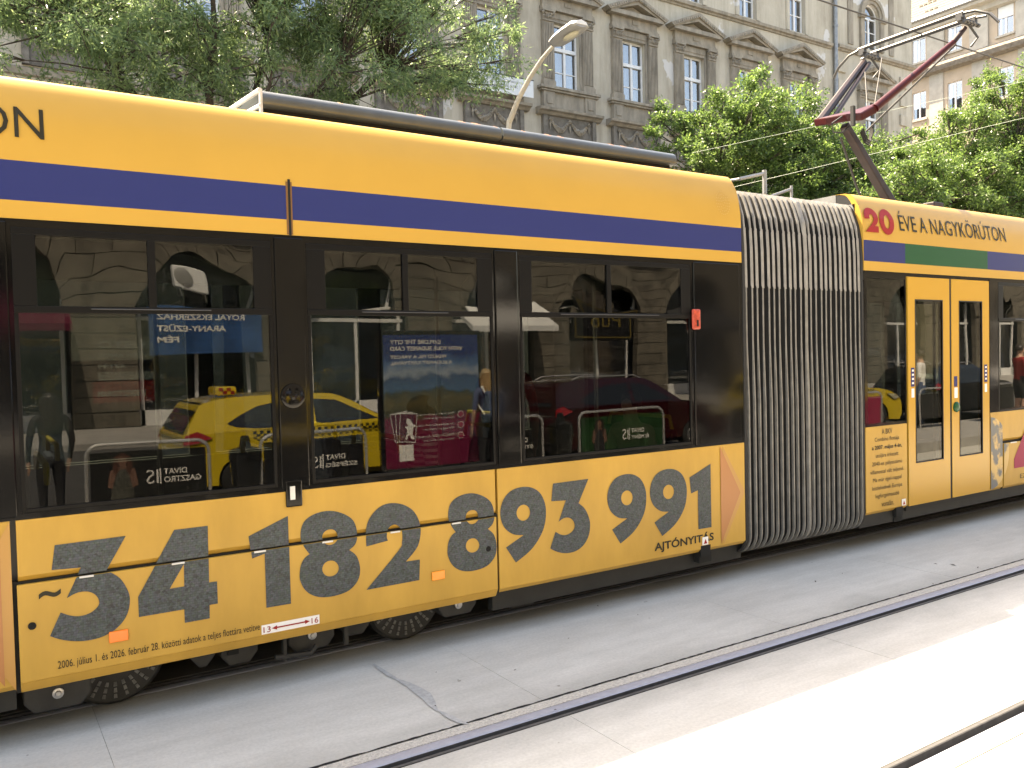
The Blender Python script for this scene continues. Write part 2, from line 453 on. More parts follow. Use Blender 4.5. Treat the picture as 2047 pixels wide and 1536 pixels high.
M['sandstone'] = mat('sunlit_sandstone', (0.135, 0.12, 0.095), .9, var=.5, vscale=2.2, bump=.3, bscale=8)
M['bark'] = mat('bark_dark', (0.055, 0.043, 0.033), .9, var=.4, vscale=9, bump=.5, bscale=20)
M['leafL'] = leaf_mat('narrow_leaf', [(0.075, 0.125, 0.060), (0.108, 0.168, 0.075), (0.145, 0.215, 0.094), (0.20, 0.27, 0.118)], .38, .5)
M['leafR'] = leaf_mat('broad_leaf', [(0.038, 0.076, 0.020), (0.064, 0.115, 0.030), (0.105, 0.175, 0.044), (0.155, 0.235, 0.062)], .4, .42)
M['lampgrey'] = mat('lamp_grey', (0.30, 0.30, 0.29), .45, metal=.3)
M['lamppole'] = mat('lamp_pole_beige', (0.44, 0.40, 0.33), .5, metal=.2, var=.1, vscale=6)
M['lampglass'] = mat('lamp_glass', (0.48, 0.46, 0.34), .12, spec=.7)
M['chrome'] = mat('galvanised_tube', (0.55, 0.55, 0.55), .38, metal=.6)
M['blackad'] = mat('poster_black', (0.012, 0.012, 0.013), .35)
M['greenad'] = mat('poster_green', (0.010, 0.05, 0.014), .4, var=.5, vscale=3)
M['carblack'] = mat('car_black', (0.01, 0.01, 0.012), .1, coat=1)
M['cargl'] = mat('car_glass', (0.012, 0.014, 0.016), .03, spec=.8)
M['tyre'] = mat('tyre', (0.015, 0.015, 0.015), .85)
M['rim'] = mat('alloy_rim', (0.5, 0.5, 0.5), .3, metal=.9)
M['taxi'] = mat('taxi_yellow', (0.62, 0.45, 0.03), .22, coat=.8)
M['darkred'] = mat('car_dark_red', (0.028, 0.003, 0.005), .2, coat=.9)
M['taillight'] = mat('tail_light_red', (0.28, 0.012, 0.018), .15, spec=.7)
M['skin'] = mat('skin', (0.48, 0.29, 0.21), .55)
M['hair_dark'] = mat('hair_dark', (0.018, 0.012, 0.009), .5)
M['hair_blond'] = mat('hair_blond', (0.40, 0.27, 0.13), .5, var=.4, vscale=40, stretch=(1,1,.1))
M['denim'] = mat('denim_blue', (0.06, 0.09, 0.17), .85)
M['cloth_black'] = mat('cloth_black', (0.015, 0.015, 0.017), .85)
M['cloth_white'] = mat('cloth_white', (0.72, 0.72, 0.72), .85)
M['cloth_red'] = mat('cloth_red', (0.30, 0.02, 0.02), .85)
M['cloth_pink'] = mat('cloth_pink', (0.50, 0.27, 0.25), .85)
def stripes_mat():
    m, nt, b = node_mat('striped_cloth')
    tc = nt.nodes.new('ShaderNodeTexCoord'); w = nt.nodes.new('ShaderNodeTexWave'); w.bands_direction = 'Z'
    w.inputs['Scale'].default_value = 7.5; w.inputs['Distortion'].default_value = .6
    nt.links.new(tc.outputs['Object'], w.inputs['Vector'])
    r = nt.nodes.new('ShaderNodeValToRGB'); r.color_ramp.interpolation = 'CONSTANT'
    r.color_ramp.elements[0].color = (0.02, 0.02, 0.025, 1); r.color_ramp.elements[1].position = .5; r.color_ramp.elements[1].color = (0.7, 0.7, 0.7, 1)
    nt.links.new(w.outputs[0], r.inputs[0]); nt.links.new(r.outputs[0], b.inputs['Base Color']); b.inputs['Roughness'].default_value = .9
    return m
M['stripes'] = stripes_mat()
M['skin_print'] = mat('printed_skin', (0.16, 0.085, 0.065), .4)
M['hair_print'] = mat('printed_hair', (0.085, 0.035, 0.025), .4, var=.5, vscale=30)
M['dress_print'] = mat('printed_dress', (0.12, 0.12, 0.10), .4, var=.6, vscale=45, col2=(0.01, 0.01, 0.01))

# ------------------------------------------------------------------ the ground
D = 4.9          # near side of the tram
XL, XR = -9.0, 30.0
def sheet(name, x0, x1, y0, y1, z, m):
    mb = MB(); mb.quad((x0,y0,z), (x1,y0,z), (x1,y1,z), (x0,y1,z)); return tag(mb.build(name, m), kind='structure')
sheet('ground', -300, 300, -300, 300, -.06, M['asphalt'])
sheet('road', -150, 150, -11.9, -1.32, -.02, M['asphalt'])
sheet('far_road', -150, 150, 9.35, 15.9, -.02, M['asphalt'])
def slabbox(name, x0, x1, y0, y1, z0, z1, m):
    mb = MB(); mb.box(x0, x1, y0, y1, z0, z1); return tag(mb.build(name, m), kind='structure')
slabbox('pavement', -120, 120, -60, -11.9, -.058, .13, M['paving'])
slabbox('far_pavement', -120, 120, 15.9, 60, -.058, .13, M['paving'])
slabbox('platform', -40, 60, -1.3, .9, -.058, .18, M['kerb'])

# concrete track bed: a dark bed under separately cast slabs
bed = tag(MB().quad((-60, .9, -.055), (60, .9, -.055), (60, 9.35, -.055), (-60, 9.35, -.055)).build('track_bed', M['groove']), kind='structure')
G_FACE = [2.235, 3.685, 5.38, 6.82]          # running faces of the four rails
HEADDIR = [-1, 1, -1, 1]                      # the head lies on this side of the running face
bands = [(.905, 2.105), (2.31, 3.605), (3.852, 5.304), (5.47, 6.735), (6.96, 9.345)]
JX = [-1.6 - 2.14*k for k in range(4, 0, -1)] + [-1.6 + 2.125*k for k in range(0, 14)]
for bi, (y0, y1) in enumerate(bands):
    xs = [-60] + JX + [60]
    for a, b in zip(xs, xs[1:]):
        mb = MB(); g = .0010
        mb.box(a+g, b-g, y0, y1, -.05, random.uniform(-.0008, .0008))
        mb.build('concrete_slab', M['oily_shade'] if bi == 3 else M['concrete'], bed)
# irregular mortar patch across the slab between the tracks
mb = MB()
o6 = lambda x, y: (600 + x*.34196, 1150 + y*.34196)
def ground_at(u, v, z=.005):
    d = CR * ((u - 1023.5) / 1679.34) + CD * ((v - 768) / 1679.34) + CW
    return EYE + d * ((z - EYE.z) / d.z)
pl = [(430,520,8),(470,548,16),(520,585,20),(570,612,10),(600,622,22),(640,640,28),(690,672,44),(740,705,50),(770,750,38),(800,790,10),(830,800,12),(860,818,22),(900,838,28),(940,858,22),(985,872,4)]
L_, R_ = [], []
for x, y, w in pl:
    j = random.uniform(-5, 5)
    L_.append(ground_at(*o6(x - w*.55 + j, y + w*.30))); R_.append(ground_at(*o6(x + w*.55 + j, y - w*.30)))
for i in range(len(pl)-1): mb.quad(L_[i], L_[i+1], R_[i+1], R_[i])
mb.build('mortar_patch', M['patch'], bed)
# grout strip and ragged crack beside the rail of the near track
mb = MB(); mb.box(-60, 60, 3.757, 3.838, -.05, .001); mb.build('grout_strip', M['sealant'], bed)
mb = MB(); mb.box(-60, 60, 2.112, 2.158, -.05, .001); mb.build('grout_strip', M['sealant'], bed)
mb = MB(); x = -3.0; prev = None
while x < 22:
    y = 3.845 + random.uniform(-.003, .003); w = random.uniform(.003, .011)
    cur = ((x, y-w, .0035), (x, y+w, .0035))
    if prev: mb.quad(prev[0], cur[0], cur[1], prev[1])
    prev = cur; x += random.uniform(.02, .06)
mb.build('edge_crack', M['groove'], bed)
RL = ['shaded grooved steel rail beside the ragged grout strip', 'sunlit grooved steel rail in the bright concrete by the photo edge',
      'steel rail under the near side of the yellow tram', 'steel rail under the far side of the yellow tram']
for gi, (gf, hd) in enumerate(zip(G_FACE, HEADDIR)):
    t = empty('tram_rail', (0, gf, 0), RL[[1, 0, 2, 3][gi]], 'rail', 'tram rails set in the concrete')
    A, B = -60, 60
    mb = MB()      # running head, slightly crowned
    prof = [(0, -.045), (0, -.006), (.006, .001), (.035, .004), (.066, .001), (.072, -.006), (.072, -.045)]
    for (p, q), (p2, q2) in zip(prof, prof[1:]):
        mb.quad((A, gf+hd*p, q), (B, gf+hd*p, q), (B, gf+hd*p2, q2), (A, gf+hd*p2, q2), 1 if q2 < 0 and p == 0 and p2 == 0 else 0)
    mb.build('rail_head', [M['railtop'], M['railside']], t, smooth=True, fix=False)
    mb = MB(); i = -hd
    prof = [(0, -.045), (.042, -.045), (.046, -.004), (.050, 0), (.070, 0), (.074, -.045)]
    for (p, q), (p2, q2) in zip(prof, prof[1:]):
        mb.quad((A, gf+i*p, q), (B, gf+i*p, q), (B, gf+i*p2, q2), (A, gf+i*p2, q2))
    mb.build('rail_groove', M['railside'], t, fix=False)
# a few dry leaves and twigs
mb = MB()
for u, v, s in [(1630,1163,.05),(1905,1130,.07),(1870,1128,.04),(1684,1147,.03),(1137,1277,.03),(1030,1340,.03),(872,1345,.02),(1195,1212,.03),(1275,1230,.025),(1865,1168,.03),(1955,1135,.05),(870,1412,.02),(1110,1420,.02)]:
    p = ground_at(u, v, .004); a = random.uniform(0, 3); dx, dy = s*.5*math.cos(a), s*.5*math.sin(a)
    mb.add([p+Vector((-dx,-dy,.002)), p+Vector((dy*.3,-dx*.3,.006)), p+Vector((dx,dy,.003)), p+Vector((-dy*.3,dx*.3,.004))], [(0,1,2,3)])
tag(mb.build('fallen_leaves', M['bark']), kind='stuff')

# ------------------------------------------------------------------ the tram
W = 2.4; DF = D + W
ZB, ZW, ZBAND, ZS0, ZS1, ZTOP = .305, 1.168, 2.687, 2.778, 2.977, 3.43
def lean(z):
    """the roof cowl leans in above the blue stripe"""
    pts = [(2.98, 0), (3.1, .006), (3.2, .02), (3.3, .048), (3.37, .085), (3.41, .115), (3.43, .14), (3.445, .20), (3.45, .30)]
    if z <= 2.98: return 0
    for (a, b), (c, d) in zip(pts, pts[1:]):
        if z <= c: return b + (d-b)*(z-a)/(c-a)
    return .3
tram = empty('tram', (5.5, 6.1, 0), 'yellow articulated tram with blue stripe and big grey numbers on its side', 'tram')
XM0, XM1, XR0, XR1 = -7.5, 5.50, 7.185, 19.0       # left module, right module
def cowl(x0, x1, name='roof_cowl', stripes=None):
    mb = MB(); zs = [2.687, 2.778, 2.977, 3.1, 3.2, 3.3, 3.37, 3.41, 3.43, 3.445, 3.45]
    cuts = [x0] + [s for s in (stripes or []) if x0 < s[0] < x1 for s in s[:2]] + [x1]
    for xa, xb in zip(cuts, cuts[1:]):
        for za, zb in zip(zs, zs[1:]):
            m = 0
            if abs(za-2.778) < 1e-4:
                m = 1
                for s in (stripes or []):
                    if s[0] <= (xa+xb)/2 <= s[1]: m = 2
            mb.quad((xa, D+lean(za), za), (xb, D+lean(za), za), (xb, D+lean(zb), zb), (xa, D+lean(zb), zb), m)
    for xe in (x0, x1):      # return edges
        for za, zb in zip(zs, zs[1:]):
            mb.quad((xe, D+lean(za), za), (xe, D+lean(zb), zb), (xe, D+lean(zb)+.06, zb), (xe, D+lean(za)+.06, za), 0)
    return mb.build(name, [M['yellow'], M['blue'], M['green']], tram, smooth=True, fix=False, merge=True)
cowl(XM0, XM1); cowl(XR0, XR1, stripes=[(7.86, 9.40)])
mb = MB(); mb.box(1.624, 1.638, D-.0045, D+.03, 2.683, 3.015); mb.build('cowl_joint', M['groove'], tram)
mb = MB()
for xa, xb in ((1.612, 1.6238), (1.6382, 1.648)): mb.box(xa, xb, D-.003, D+.0, 2.690, 3.0)
mb.build('joint_seal', M['brownseal'], tram)
mb = MB()
for xa, xb in ((XM0, XM1), (XR0, XR1)):
    mb.box(xa, xb, D+.30, DF-.30, 3.36, 3.449); 
    mb.box(xa, xb, DF-.30, DF-.02, 2.7, 3.43)
    mb.box(xa, xb, D+.02, D+.07, 2.60, 2.686); mb.box(xa, xb, D+.09, D+.30, 2.60, 3.33)
mb.build('roof', M['rooftop'], tram)
for xe in (XM1-.006, XR0+.006):      # end bulkheads behind the cowl edges
    mb = MB(); zz = [2.70, 2.977, 3.1, 3.2, 3.3, 3.37, 3.41, 3.43, 3.44]
    mb.prism([(xe-.004, D+lean(z)+.006, z) for z in zz] + [(xe-.004, D+.36, 3.44), (xe-.004, D+.36, 2.70)], (.008, 0, 0)); mb.build('end_bulkhead', M['rubber'], tram)

# side wall of the left module: skirt in yellow, window band in black
def skirt(x0, x1, z0=ZB, z1=ZW, y=D, name='skirt_panel', m='yellow_low', bev=.012):
    mb = MB(); mb.box(x0, x1, y, y+.05, z0+.03, z1); mb.prism([(x0,y,z0+.03),(x0,y+.05,z0+.03),(x0,y+.05,z0),(x0,y+.03,z0)], (x1-x0,0,0))
    return mb.build(name, M[m], tram)
skirt(XM0, .148); skirt(.175, 3.012, .853, ZW); skirt(3.032, XM1)
# swung access panel, a hair proud, with hinges, locks and a chamfered lower lip
ap = MB(); x0, x1, y = .168, 3.014, D-.006
ap.box(x0, x1, y, y+.045, .34, .841)
ap.prism([(x0,y,.34),(x0,y+.045,.34),(x0,y+.055,.285),(x0,y+.03,.285)], (x1-x0,0,0))
ap = ap.build('access_panel', M['yellow_low'], tram, bevel=.004)
mb = MB(); mb.box(.150, .168, D+.012, D+.05, .29, .858); mb.box(3.014, 3.032, D+.012, D+.05, .31, .858); mb.box(.168, 3.014, D+.012, D+.05, .841, .853)
mb.build('panel_gap', M['groove'], tram)
for (u, v) in [(172.7,1154),(355.7,1128.5),(519,1104.5),(654,1085),(789,1064.5),(911,1045.5)]:
    p = at(u, v, D); mb = MB(); mb.box(p.x-.034, p.x+.034, D-.013, D-.0062, .832, .843); mb.build('hinge', M['palemetal'], ap, bevel=.002)
for (u, v) in [(64,1251),(975,1097)]:
    p = at(u, v, D); mb = MB(); mb.lathe((p.x, D-.006, p.z), (0,-1,0), [(.019,0),(.019,.006),(.014,.008),(.006,.004)], 16); mb.build('panel_lock', M['groove'], ap, smooth=True)
for (xa, xb, za, zb, mm) in [(.578,.672,.465,.525,'orange'), (2.503,2.598,.482,.540,'amber')]:
    mb = MB(); mb.box(xa, xb, D-.018, D-.0062, za, zb); mb.build('side_reflector', M[mm], ap, bevel=.004)
# right module skirt pieces
skirt(XR0, 7.862, .335, 1.186); 
skirt(9.440, 9.690, .335, 1.205); skirt(9.690, XR1, .868, 1.205); skirt(9.712, 12.6, .335, .846, D-.004, 'access_panel'); skirt(12.63, XR1, .335, .868)
mb = MB(); mb.box(9.690, 9.712, D+.012, D+.05, .335, .868); mb.box(9.712, 12.6, D+.012, D+.05, .846, .868); mb.build('panel_gap', M['groove'], tram)
mb = MB(); mb.box(9.85, 9.98, D-.012, D-.004, .838, .850); mb.build('hinge', M['palemetal'], tram)

# underframe: dark fascia, sole bar, equipment
mb = MB()
mb.box(3.03, XM1+.05, D+.10, D+.16, .16, .33); mb.box(XR0-.05, XR1, D+.04, D+.10, .215, .335); mb.box(XM0, .15, D+.10, D+.16, .18, .33)
mb.box(XM0, XM1, D+.35, DF-.35, .20, .36); mb.box(XR0, XR1, D+.35, DF-.35, .2, .36)
mb.box(XM0, XR1, DF-.2, DF-.1, .16, .36)
mb.box(.15, 3.03, D+.7, D+.76, .12, .36); mb.box(XM1-.3, XR0+.3, D+.5, D+.6, .06, .5); mb.box(XM0, XR1, DF-.5, DF-.4, .06, .36)  # low boxes added to block light passing under the tram
mb.build('underframe', M['under'], tram)
def bogie_wheel(x, yy=5.30):
    t = MB(); t.lathe((x, yy, .29), (0,-1,0), [(.265,-.11),(.28,-.10),(.28,0),(.26,.02),(.25,.02)], 28); w = t.build('bogie_wheel', M['bogie'], tram, smooth=True)
    for k in range(24):
        a = k*2*math.pi/24; c, s = math.cos(a), math.sin(a)
        m1 = MB()
        for r0, r1 in ((.15,.175),(.185,.21),(.22,.242)):
            pts = [(x+c*r0-s*.007, yy-.026, .29+s*r0+c*.007), (x+c*r0+s*.007, yy-.026, .29+s*r0-c*.007), (x+c*r1+s*.009, yy-.026, .29+s*r1-c*.009), (x+c*r1-s*.009, yy-.026, .29+s*r1+c*.009)]
            m1.prism(pts, (0, .012, 0))
        m1.build('wheel_damper_plate', M['damper'], w)
    return w
for x in (.64, 2.46, -4.2): bogie_wheel(x, 5.24)
def gearbox(x0, x1, y0, z0, z1, nm='bogie_box', bolts=True):
    mb = MB(); mb.prism([(x0+.05,y0,z0),(x1-.05,y0,z0),(x1,y0,z0+.06),(x1,y0,z1),(x0,y0,z1),(x0,y0,z0+.06)], (0,.25,0)); o = mb.build(nm, M['bogie'], tram, bevel=.01)
    if bolts:
        b = MB(); xc = (x0+x1)/2; b.lathe((xc, y0, (z0+z1)/2-.02), (0,-1,0), [(.028,0),(.028,.012),(.016,.014),(.012,.02)], 12); b.build('bogie_bolt', M['steel'], o, smooth=True)
    return o
gearbox(.18, .50, 5.03, .12, .34); gearbox(2.62, 2.92, 5.03, .17, .36); gearbox(1.02, 1.16, 5.06, .17, .36, bolts=False); gearbox(1.20, 1.42, 5.1, .13, .36, bolts=False)
gearbox(1.60, 1.90, 5.08, .13, .36); gearbox(1.96, 2.16, 5.12, .15, .36, bolts=False); gearbox(-.5, .05, 5.05, .14, .34, bolts=False); gearbox(3.2, 3.5, 5.1, .11, .2, bolts=False)
mb = MB(); mb.box(1.235, 1.30, 5.085, 5.10, .20, .235); mb.box(1.235, 1.30, 5.085, 5.10, .255, .29); mb.build('bogie_slot', M['groove'], tram)
mb = MB(); mb.box(1.55, 1.57, 5.02, 5.06, .12, .33); mb.tube([(1.5,5.03,.15),(1.72,5.03,.13),(1.76,5.03,.17)], .018); mb.build('brake_rod', M['bogie'], tram)
mb = MB(); mb.box(1.95, 1.975, 5.04, 5.07, .13, .35); mb.build('brake_rod', M['bogie'], tram)
for xx in (5.02, 7.72):
    mb = MB(); mb.box(xx-.05, xx+.06, D-.002, D+.05, .27, .36); mb.box(xx-.04, xx+.10, D+.03, D+.09, .21, .29); mb.build('jacking_point', M['groove'], tram)

# window band --------------------------------------------------
WINS = [(-6.4, -4.9), (-4.6, -3.1), (-1.45, -.02), (.205, 1.512), (1.722, 3.028), (3.250, 4.900)]
mb = MB()
wall_grid(mb, XM0, XM1, ZW+.002, ZBAND-.001, [(a, b, 1.20, 2.645) for a, b in WINS], lambda x, z, d: (x, D+.002+d, z), .05)
mb.build('window_band', M['black'], tram, fix=False)
for xa, xb in ((1.530, 1.703), (3.045, 3.232), (4.93, 5.46), (.03, .185)):     # raised pillar covers with soft edges
    mb = MB(); mb.box(xa, xb, D-.010, D+.004, 1.185, 2.672); mb.build('pillar_cover', M['black'], tram, bevel=.008)
def pane(x0, x1, z0, z1, y, m, parent, name='pane', tilt=0.0):
    mb = MB(); d = .006; t = tilt*(z1-z0)
    mb.add([(x0,y,z0),(x1,y,z0),(x1,y+d,z0),(x0,y+d,z0),(x0,y+t,z1),(x1,y+t,z1),(x1,y+d+t,z1),(x0,y+d+t,z1)], [(0,3,2,1),(4,5,6,7),(0,1,5,4),(1,2,6,5),(2,3,7,6),(3,0,4,7)])
    return mb.build(name, M[m], parent)
def window(a, b):
    f = MB(); y0, y1 = D+.0, D+.035
    zs = 2.215
    f.box(a, a+.02, y0, y1, 1.20, zs); f.box(b-.02, b, y0, y1, 1.20, zs); f.box(a+.02, b-.02, y0, y1, 1.20, 1.222)
    f.box(a, b, D-.004, y1, zs, zs+.035)
    f.box(a, b, y0, y1, 2.610, 2.645)
    pad = .105 if a != 1.722 else .118
    f.box(a, a+pad, y0, y1, zs+.035, 2.610); f.box(b-pad, b, y0, y1, zs+.035, 2.610)
    mid = (a+b)/2 - (.0 if a < 3 else .02); f.box(mid-.02, mid+.02, D-.003, y1, zs+.035, 2.610)
    w = f.build('window_frame', M['frame'], tram, bevel=.003)
    pane(a+.02, b-.02, 1.222, zs, D+.008, 'tglass', w)
    pane(a+pad, mid-.02, zs+.035, 2.61, D+.010, 'tglass_up', w); pane(mid+.02, b-pad, zs+.035, 2.61, D+.004, 'tglass_up', w)
    r = MB(); r.tube([(a+.35, D-.006, zs+.022), (b-.35, D-.006, zs+.022)], .0035, 6); r.build('window_rail', M['horn'], w)
for a, b in WINS: window(a, b)
# lamp, door-side button box, boss
mb = MB(); mb.box(4.893, 4.978, D-.035, D-.009, 2.125, 2.29); l = mb.build('side_marker_lamp', M['redlamp'], tram, bevel=.012)
mb = MB(); mb.box(4.93, 4.945, D-.042, D-.0352, 2.15, 2.20); mb.build('lamp_mark', M['groove'], l)
mb = MB(); mb.lathe((1.612, D-.010, 1.735), (0,-1,0), [(.075,0),(.072,.010),(.055,.016),(.03,.012),(.012,.018)], 24); mb.build('pillar_boss', M['black'], tram, smooth=True)
mb = MB(); mb.box(1.552, 1.652, D-.018, D-.0005, 1.075, 1.235); b = mb.build('socket_box', M['black'], tram, bevel=.02)
mb = MB(); mb.box(1.575, 1.605, D-.024, D-.0182, 1.12, 1.20); mb.build('socket_flap', M['palemetal'], b)

# doors and windows of the right module
mb = MB()
wall_grid(mb, XR0, XR1, 1.188, ZBAND-.001, [(7.23, 7.85, 1.215, 2.62), (7.868, 9.436, 1.0, 2.668), (9.62, 11.1, 1.24, 2.645), (11.4, 13.0, 1.24, 2.645), (14, 18, 1.24, 2.64)], lambda x, z, d: (x, D+.002+d, z), .05)
mb.build('window_band', M['black'], tram, fix=False)
pane(7.23, 7.85, 1.215, 2.62, D+.006, 'tglass', tram, 'fixed_pane'); pane(14, 18, 1.24, 2.64, D+.006, 'tglass', tram, 'fixed_pane')
for a, b in ((9.62, 11.1), (11.4, 13.0)): window(a, b)
mb = MB(); mb.box(7.862, 7.885, D+.012, D+.06, .335, 2.68); mb.box(9.418, 9.440, D+.012, D+.06, .335, 2.68); mb.box(7.885, 9.418, D+.012, D+.06, 2.655, 2.686); mb.box(8.636, 8.672, D+.0, D+.05, .345, 2.65); mb.box(7.87, 9.43, D+.02, D+.3, .30, .345)
mb.build('door_frame', M['rubber'], tram)
for (xa, xb, pa, pb, tilt) in ((7.888, 8.635, 8.022, 8.497, 0), (8.673, 9.415, 8.825, 9.262, 0)):
    mb = MB(); wall_grid(mb, xa, xb, .350, 2.65, [(pa, pb, .785, 2.415)], lambda x, z, d: (x, D-.004+d, z), .045)
    for xe in (xa, xb): mb.quad((xe,D-.004,.35),(xe,D-.004,2.65),(xe,D+.04,2.65),(xe,D+.04,.35))
    mb.quad((xa,D-.004,2.65),(xb,D-.004,2.65),(xb,D+.04,2.65),(xa,D+.04,2.65))
    dl = mb.build('door_leaf', M['yellow_door'], tram, fix=False)
    g = MB(); g.box(pa-.012, pa, D-.007, D+.03, .785, 2.415); g.box(pb, pb+.012, D-.007, D+.03, .785, 2.415); g.box(pa-.012, pb+.012, D-.007, D+.03, .773, .785); g.box(pa-.012, pb+.012, D-.007, D+.03, 2.415, 2.427)
    g.build('pane_seal', M['rubber'], dl)
    pane(pa, pb, .785, 2.415, D+.002, 'tglass', dl, 'pane')
    xs = xa+.075 if xa < 8.6 else xb-.075
    s = MB(); s.box(xs-.03, xs+.03, D-.0065, D-.0042, 1.55, 1.74); s.build('door_sticker', M['blue'], dl)
    s = MB()
    for k in range(4): s.box(xs-.015, xs+.015, D-.008, D-.0067, 1.575+.042*k, 1.595+.042*k)
    s.build('sticker_print', M['print_white'], dl)
    s = MB(); s.box(xs-.022, xs+.022, D-.0065, D-.0042, 1.44, 1.53); s.build('door_sticker', M['print_white'], dl)
    if xa > 8.6:
        s = MB(); s.box(xa+.04, xa+.10, D-.0065, D-.0042, 1.52, 1.63); s.build('door_sticker', M['blue'], dl)
        s = MB(); s.box(xa+.045, xa+.105, D-.0065, D-.0042, 1.40, 1.51); s.build('door_sticker', M['print_white'], dl)
        s = MB(); s.lathe((xa+.075, D-.004, 1.305), (0,-1,0), [(.055,0),(.055,.012),(.045,.02),(.02,.022)], 20); s.build('door_button', M['green'], dl, smooth=True)
M['farglass'] = glass('far_window_glass', (0.6, 0.62, 0.6), .04)
# far wall of the tram with its windows
mb = MB()
holes = [(a, b, 1.2, 2.6) for a, b in WINS] + [(7.9, 9.4, .6, 2.5), (9.7, 11.1, 1.24, 2.6), (11.4, 13, 1.24, 2.6)]
wall_grid(mb, XM0, XM1, .33, 2.72, holes[:6], lambda x, z, d: (x, DF-d, z), .05); wall_grid(mb, XR0, XR1, .33, 2.72, holes[6:], lambda x, z, d: (x, DF-d, z), .05)
mb.build('far_side_wall', M['inside'], tram, fix=False)
for i, (a, b, c, d) in enumerate(holes): pane(a, b, c, d, DF-.02, 'farglass', tram, 'far_pane')
mb = MB()
mb.box(XM0, XM1, D+.06, DF-.06, .345, .365); mb.box(XR0, XR1, D+.06, DF-.06, .345, .365)
mb.box(XM0, XM1, D+.08, D+.10, .36, 1.19); mb.box(9.45, XR1, D+.08, D+.10, .36, 1.19); mb.box(XM0, XM1, DF-.12, DF-.07, .36, 1.19)
mb.box(XM0, XM1, D+.08, DF-.08, 2.60, 2.62); mb.box(XR0, XR1, D+.08, DF-.08, 2.62, 2.64)
mb.box(5.2, 5.25, D+.1, 5.5, .36, 2.6); mb.box(5.2, 5.25, 6.7, DF-.1, .36, 2.6)
mb.build('interior_lining', M['inside'], tram)
def seat_pair(x, y, face):
    mb = MB(); mb.box(x-.22, x+.22, y, y+.86, .74, .82); mb.box(x-face*.22-.04, x-face*.22+.04, y, y+.86, .82, 1.32); mb.box(x-.1, x+.1, y+.3, y+.5, .365, .74)
    s = mb.build('seat', M['seat'], tram, bevel=.02)
    h = MB(); h.tube([(x-face*.22, y+.02, 1.30), (x-face*.22, y+.05, 1.42), (x-face*.22, y+.8, 1.42), (x-face*.22, y+.84, 1.30)], .017, 6); h.build('seat_handle', M['pole'], s, smooth=True)
for x, f in ((.55, 1), (2.6, 1), (1.35, -1), (3.55, 1), (4.6, -1), (-2.0, 1)): seat_pair(x, D+.13, f)
for x, f in ((.7, 1), (2.2, -1), (4.3, 1)): seat_pair(x, DF-1.0, f)
mb = MB()
for x, yy in ((1.05, 5.95), (3.15, 5.95), (4.75, 5.95), (7.75, 5.6), (9.55, 5.6), (-.9, 5.9)): mb.tube([(x, yy, .36), (x, yy, 2.6)], .018, 8)
mb.tube([(XM0, 5.95, 2.3), (XM1, 5.95, 2.3)], .015, 6)
mb.build('handrail', M['steel'], tram, smooth=True)

# bellows: fabric folds with a grey metal rib on each crest
def rib_path(x, out=0.0):
    y = D+.012 - out; pts = []
    for k in range(7):      # lower curve, swept under
        a = R(90) * k/6; pts.append((x, y+.16-.16*math.sin(a), .205+.16-.16*math.cos(a)))
    pts[0] = (x, y+.30, .20)
    for z in (.8, 1.5, 2.0, 2.5): pts.append((x, y, z))
    for z, o in ((2.8,.003),(2.97,.012),(3.1,.036),(3.2,.068),(3.27,.098),(3.305,.13),(3.32,.20)): pts.append((x, y+o, z))
    pts.append((x, 5.6, 3.35))
    return pts
NR = 23; span = (XR0-.02) - (XM1+.03)
RX = []
for k in range(NR):
    f = (k+.5)/NR; RX.append(XM1+.03 + span*f + .005*math.sin(k*1.9))
fold = MB()
allx = []
for k, x in enumerate(RX):
    allx.append((x, 0.0))
    if k < NR-1: allx.append(((x+RX[k+1])/2, -.085))
allx = [(XM1+.005, -.03)] + allx + [(XR0-.005, -.03)]
o = None; np_ = len(rib_path(0))
for x, out in allx: fold.v += [tuple(p) for p in rib_path(x, out)]
for i in range(len(allx)-1):
    for k in range(np_-1): fold.f.append([i*np_+k, (i+1)*np_+k, (i+1)*np_+k+1, i*np_+k+1]); fold.m.append(0)
fold.box(XM1, XR0, 5.3, DF-.05, 3.30, 3.335); fold.box(XM1, XR0, DF-.1, DF-.05, .2, 3.30); fold.box(XM1, XR0, D+.25, DF-.1, .20, .24)
bel = fold.build('bellows', M['fabric'], tram, fix=False)
def strip(path, hw, th, m, name, parent, wob=0.0):
    mb = MB(); n = len(path)
    for i, p in enumerate(path):
        p = Vector(p); t = (Vector(path[min(i+1,n-1)])-Vector(path[max(i-1,0)])).normalized(); nn = Vector((1,0,0)).cross(t).normalized()
        if nn.y > 0 and i > 2: nn = -nn
        if i <= 2: nn = Vector((0,-1,-.6)).normalized() if i else Vector((0,-.3,-1)).normalized()
        if i >= n-2: nn = Vector((0,-.2,1)).normalized()
        dx = wob*math.sin(p.z*1.4)
        for sx, so in ((-hw,-.004),(-hw*.7,th),(hw*.7,th),(hw,-.004)): mb.v.append((p.x+sx+dx, p.y+nn.y*so, p.z+nn.z*so))
    for i in range(n-1):
        for k in range(3): mb.f.append([i*4+k, i*4+k+1, (i+1)*4+k+1, (i+1)*4+k]); mb.m.append(0)
    return mb.build(name, M[m], parent, smooth=False, fix=False)
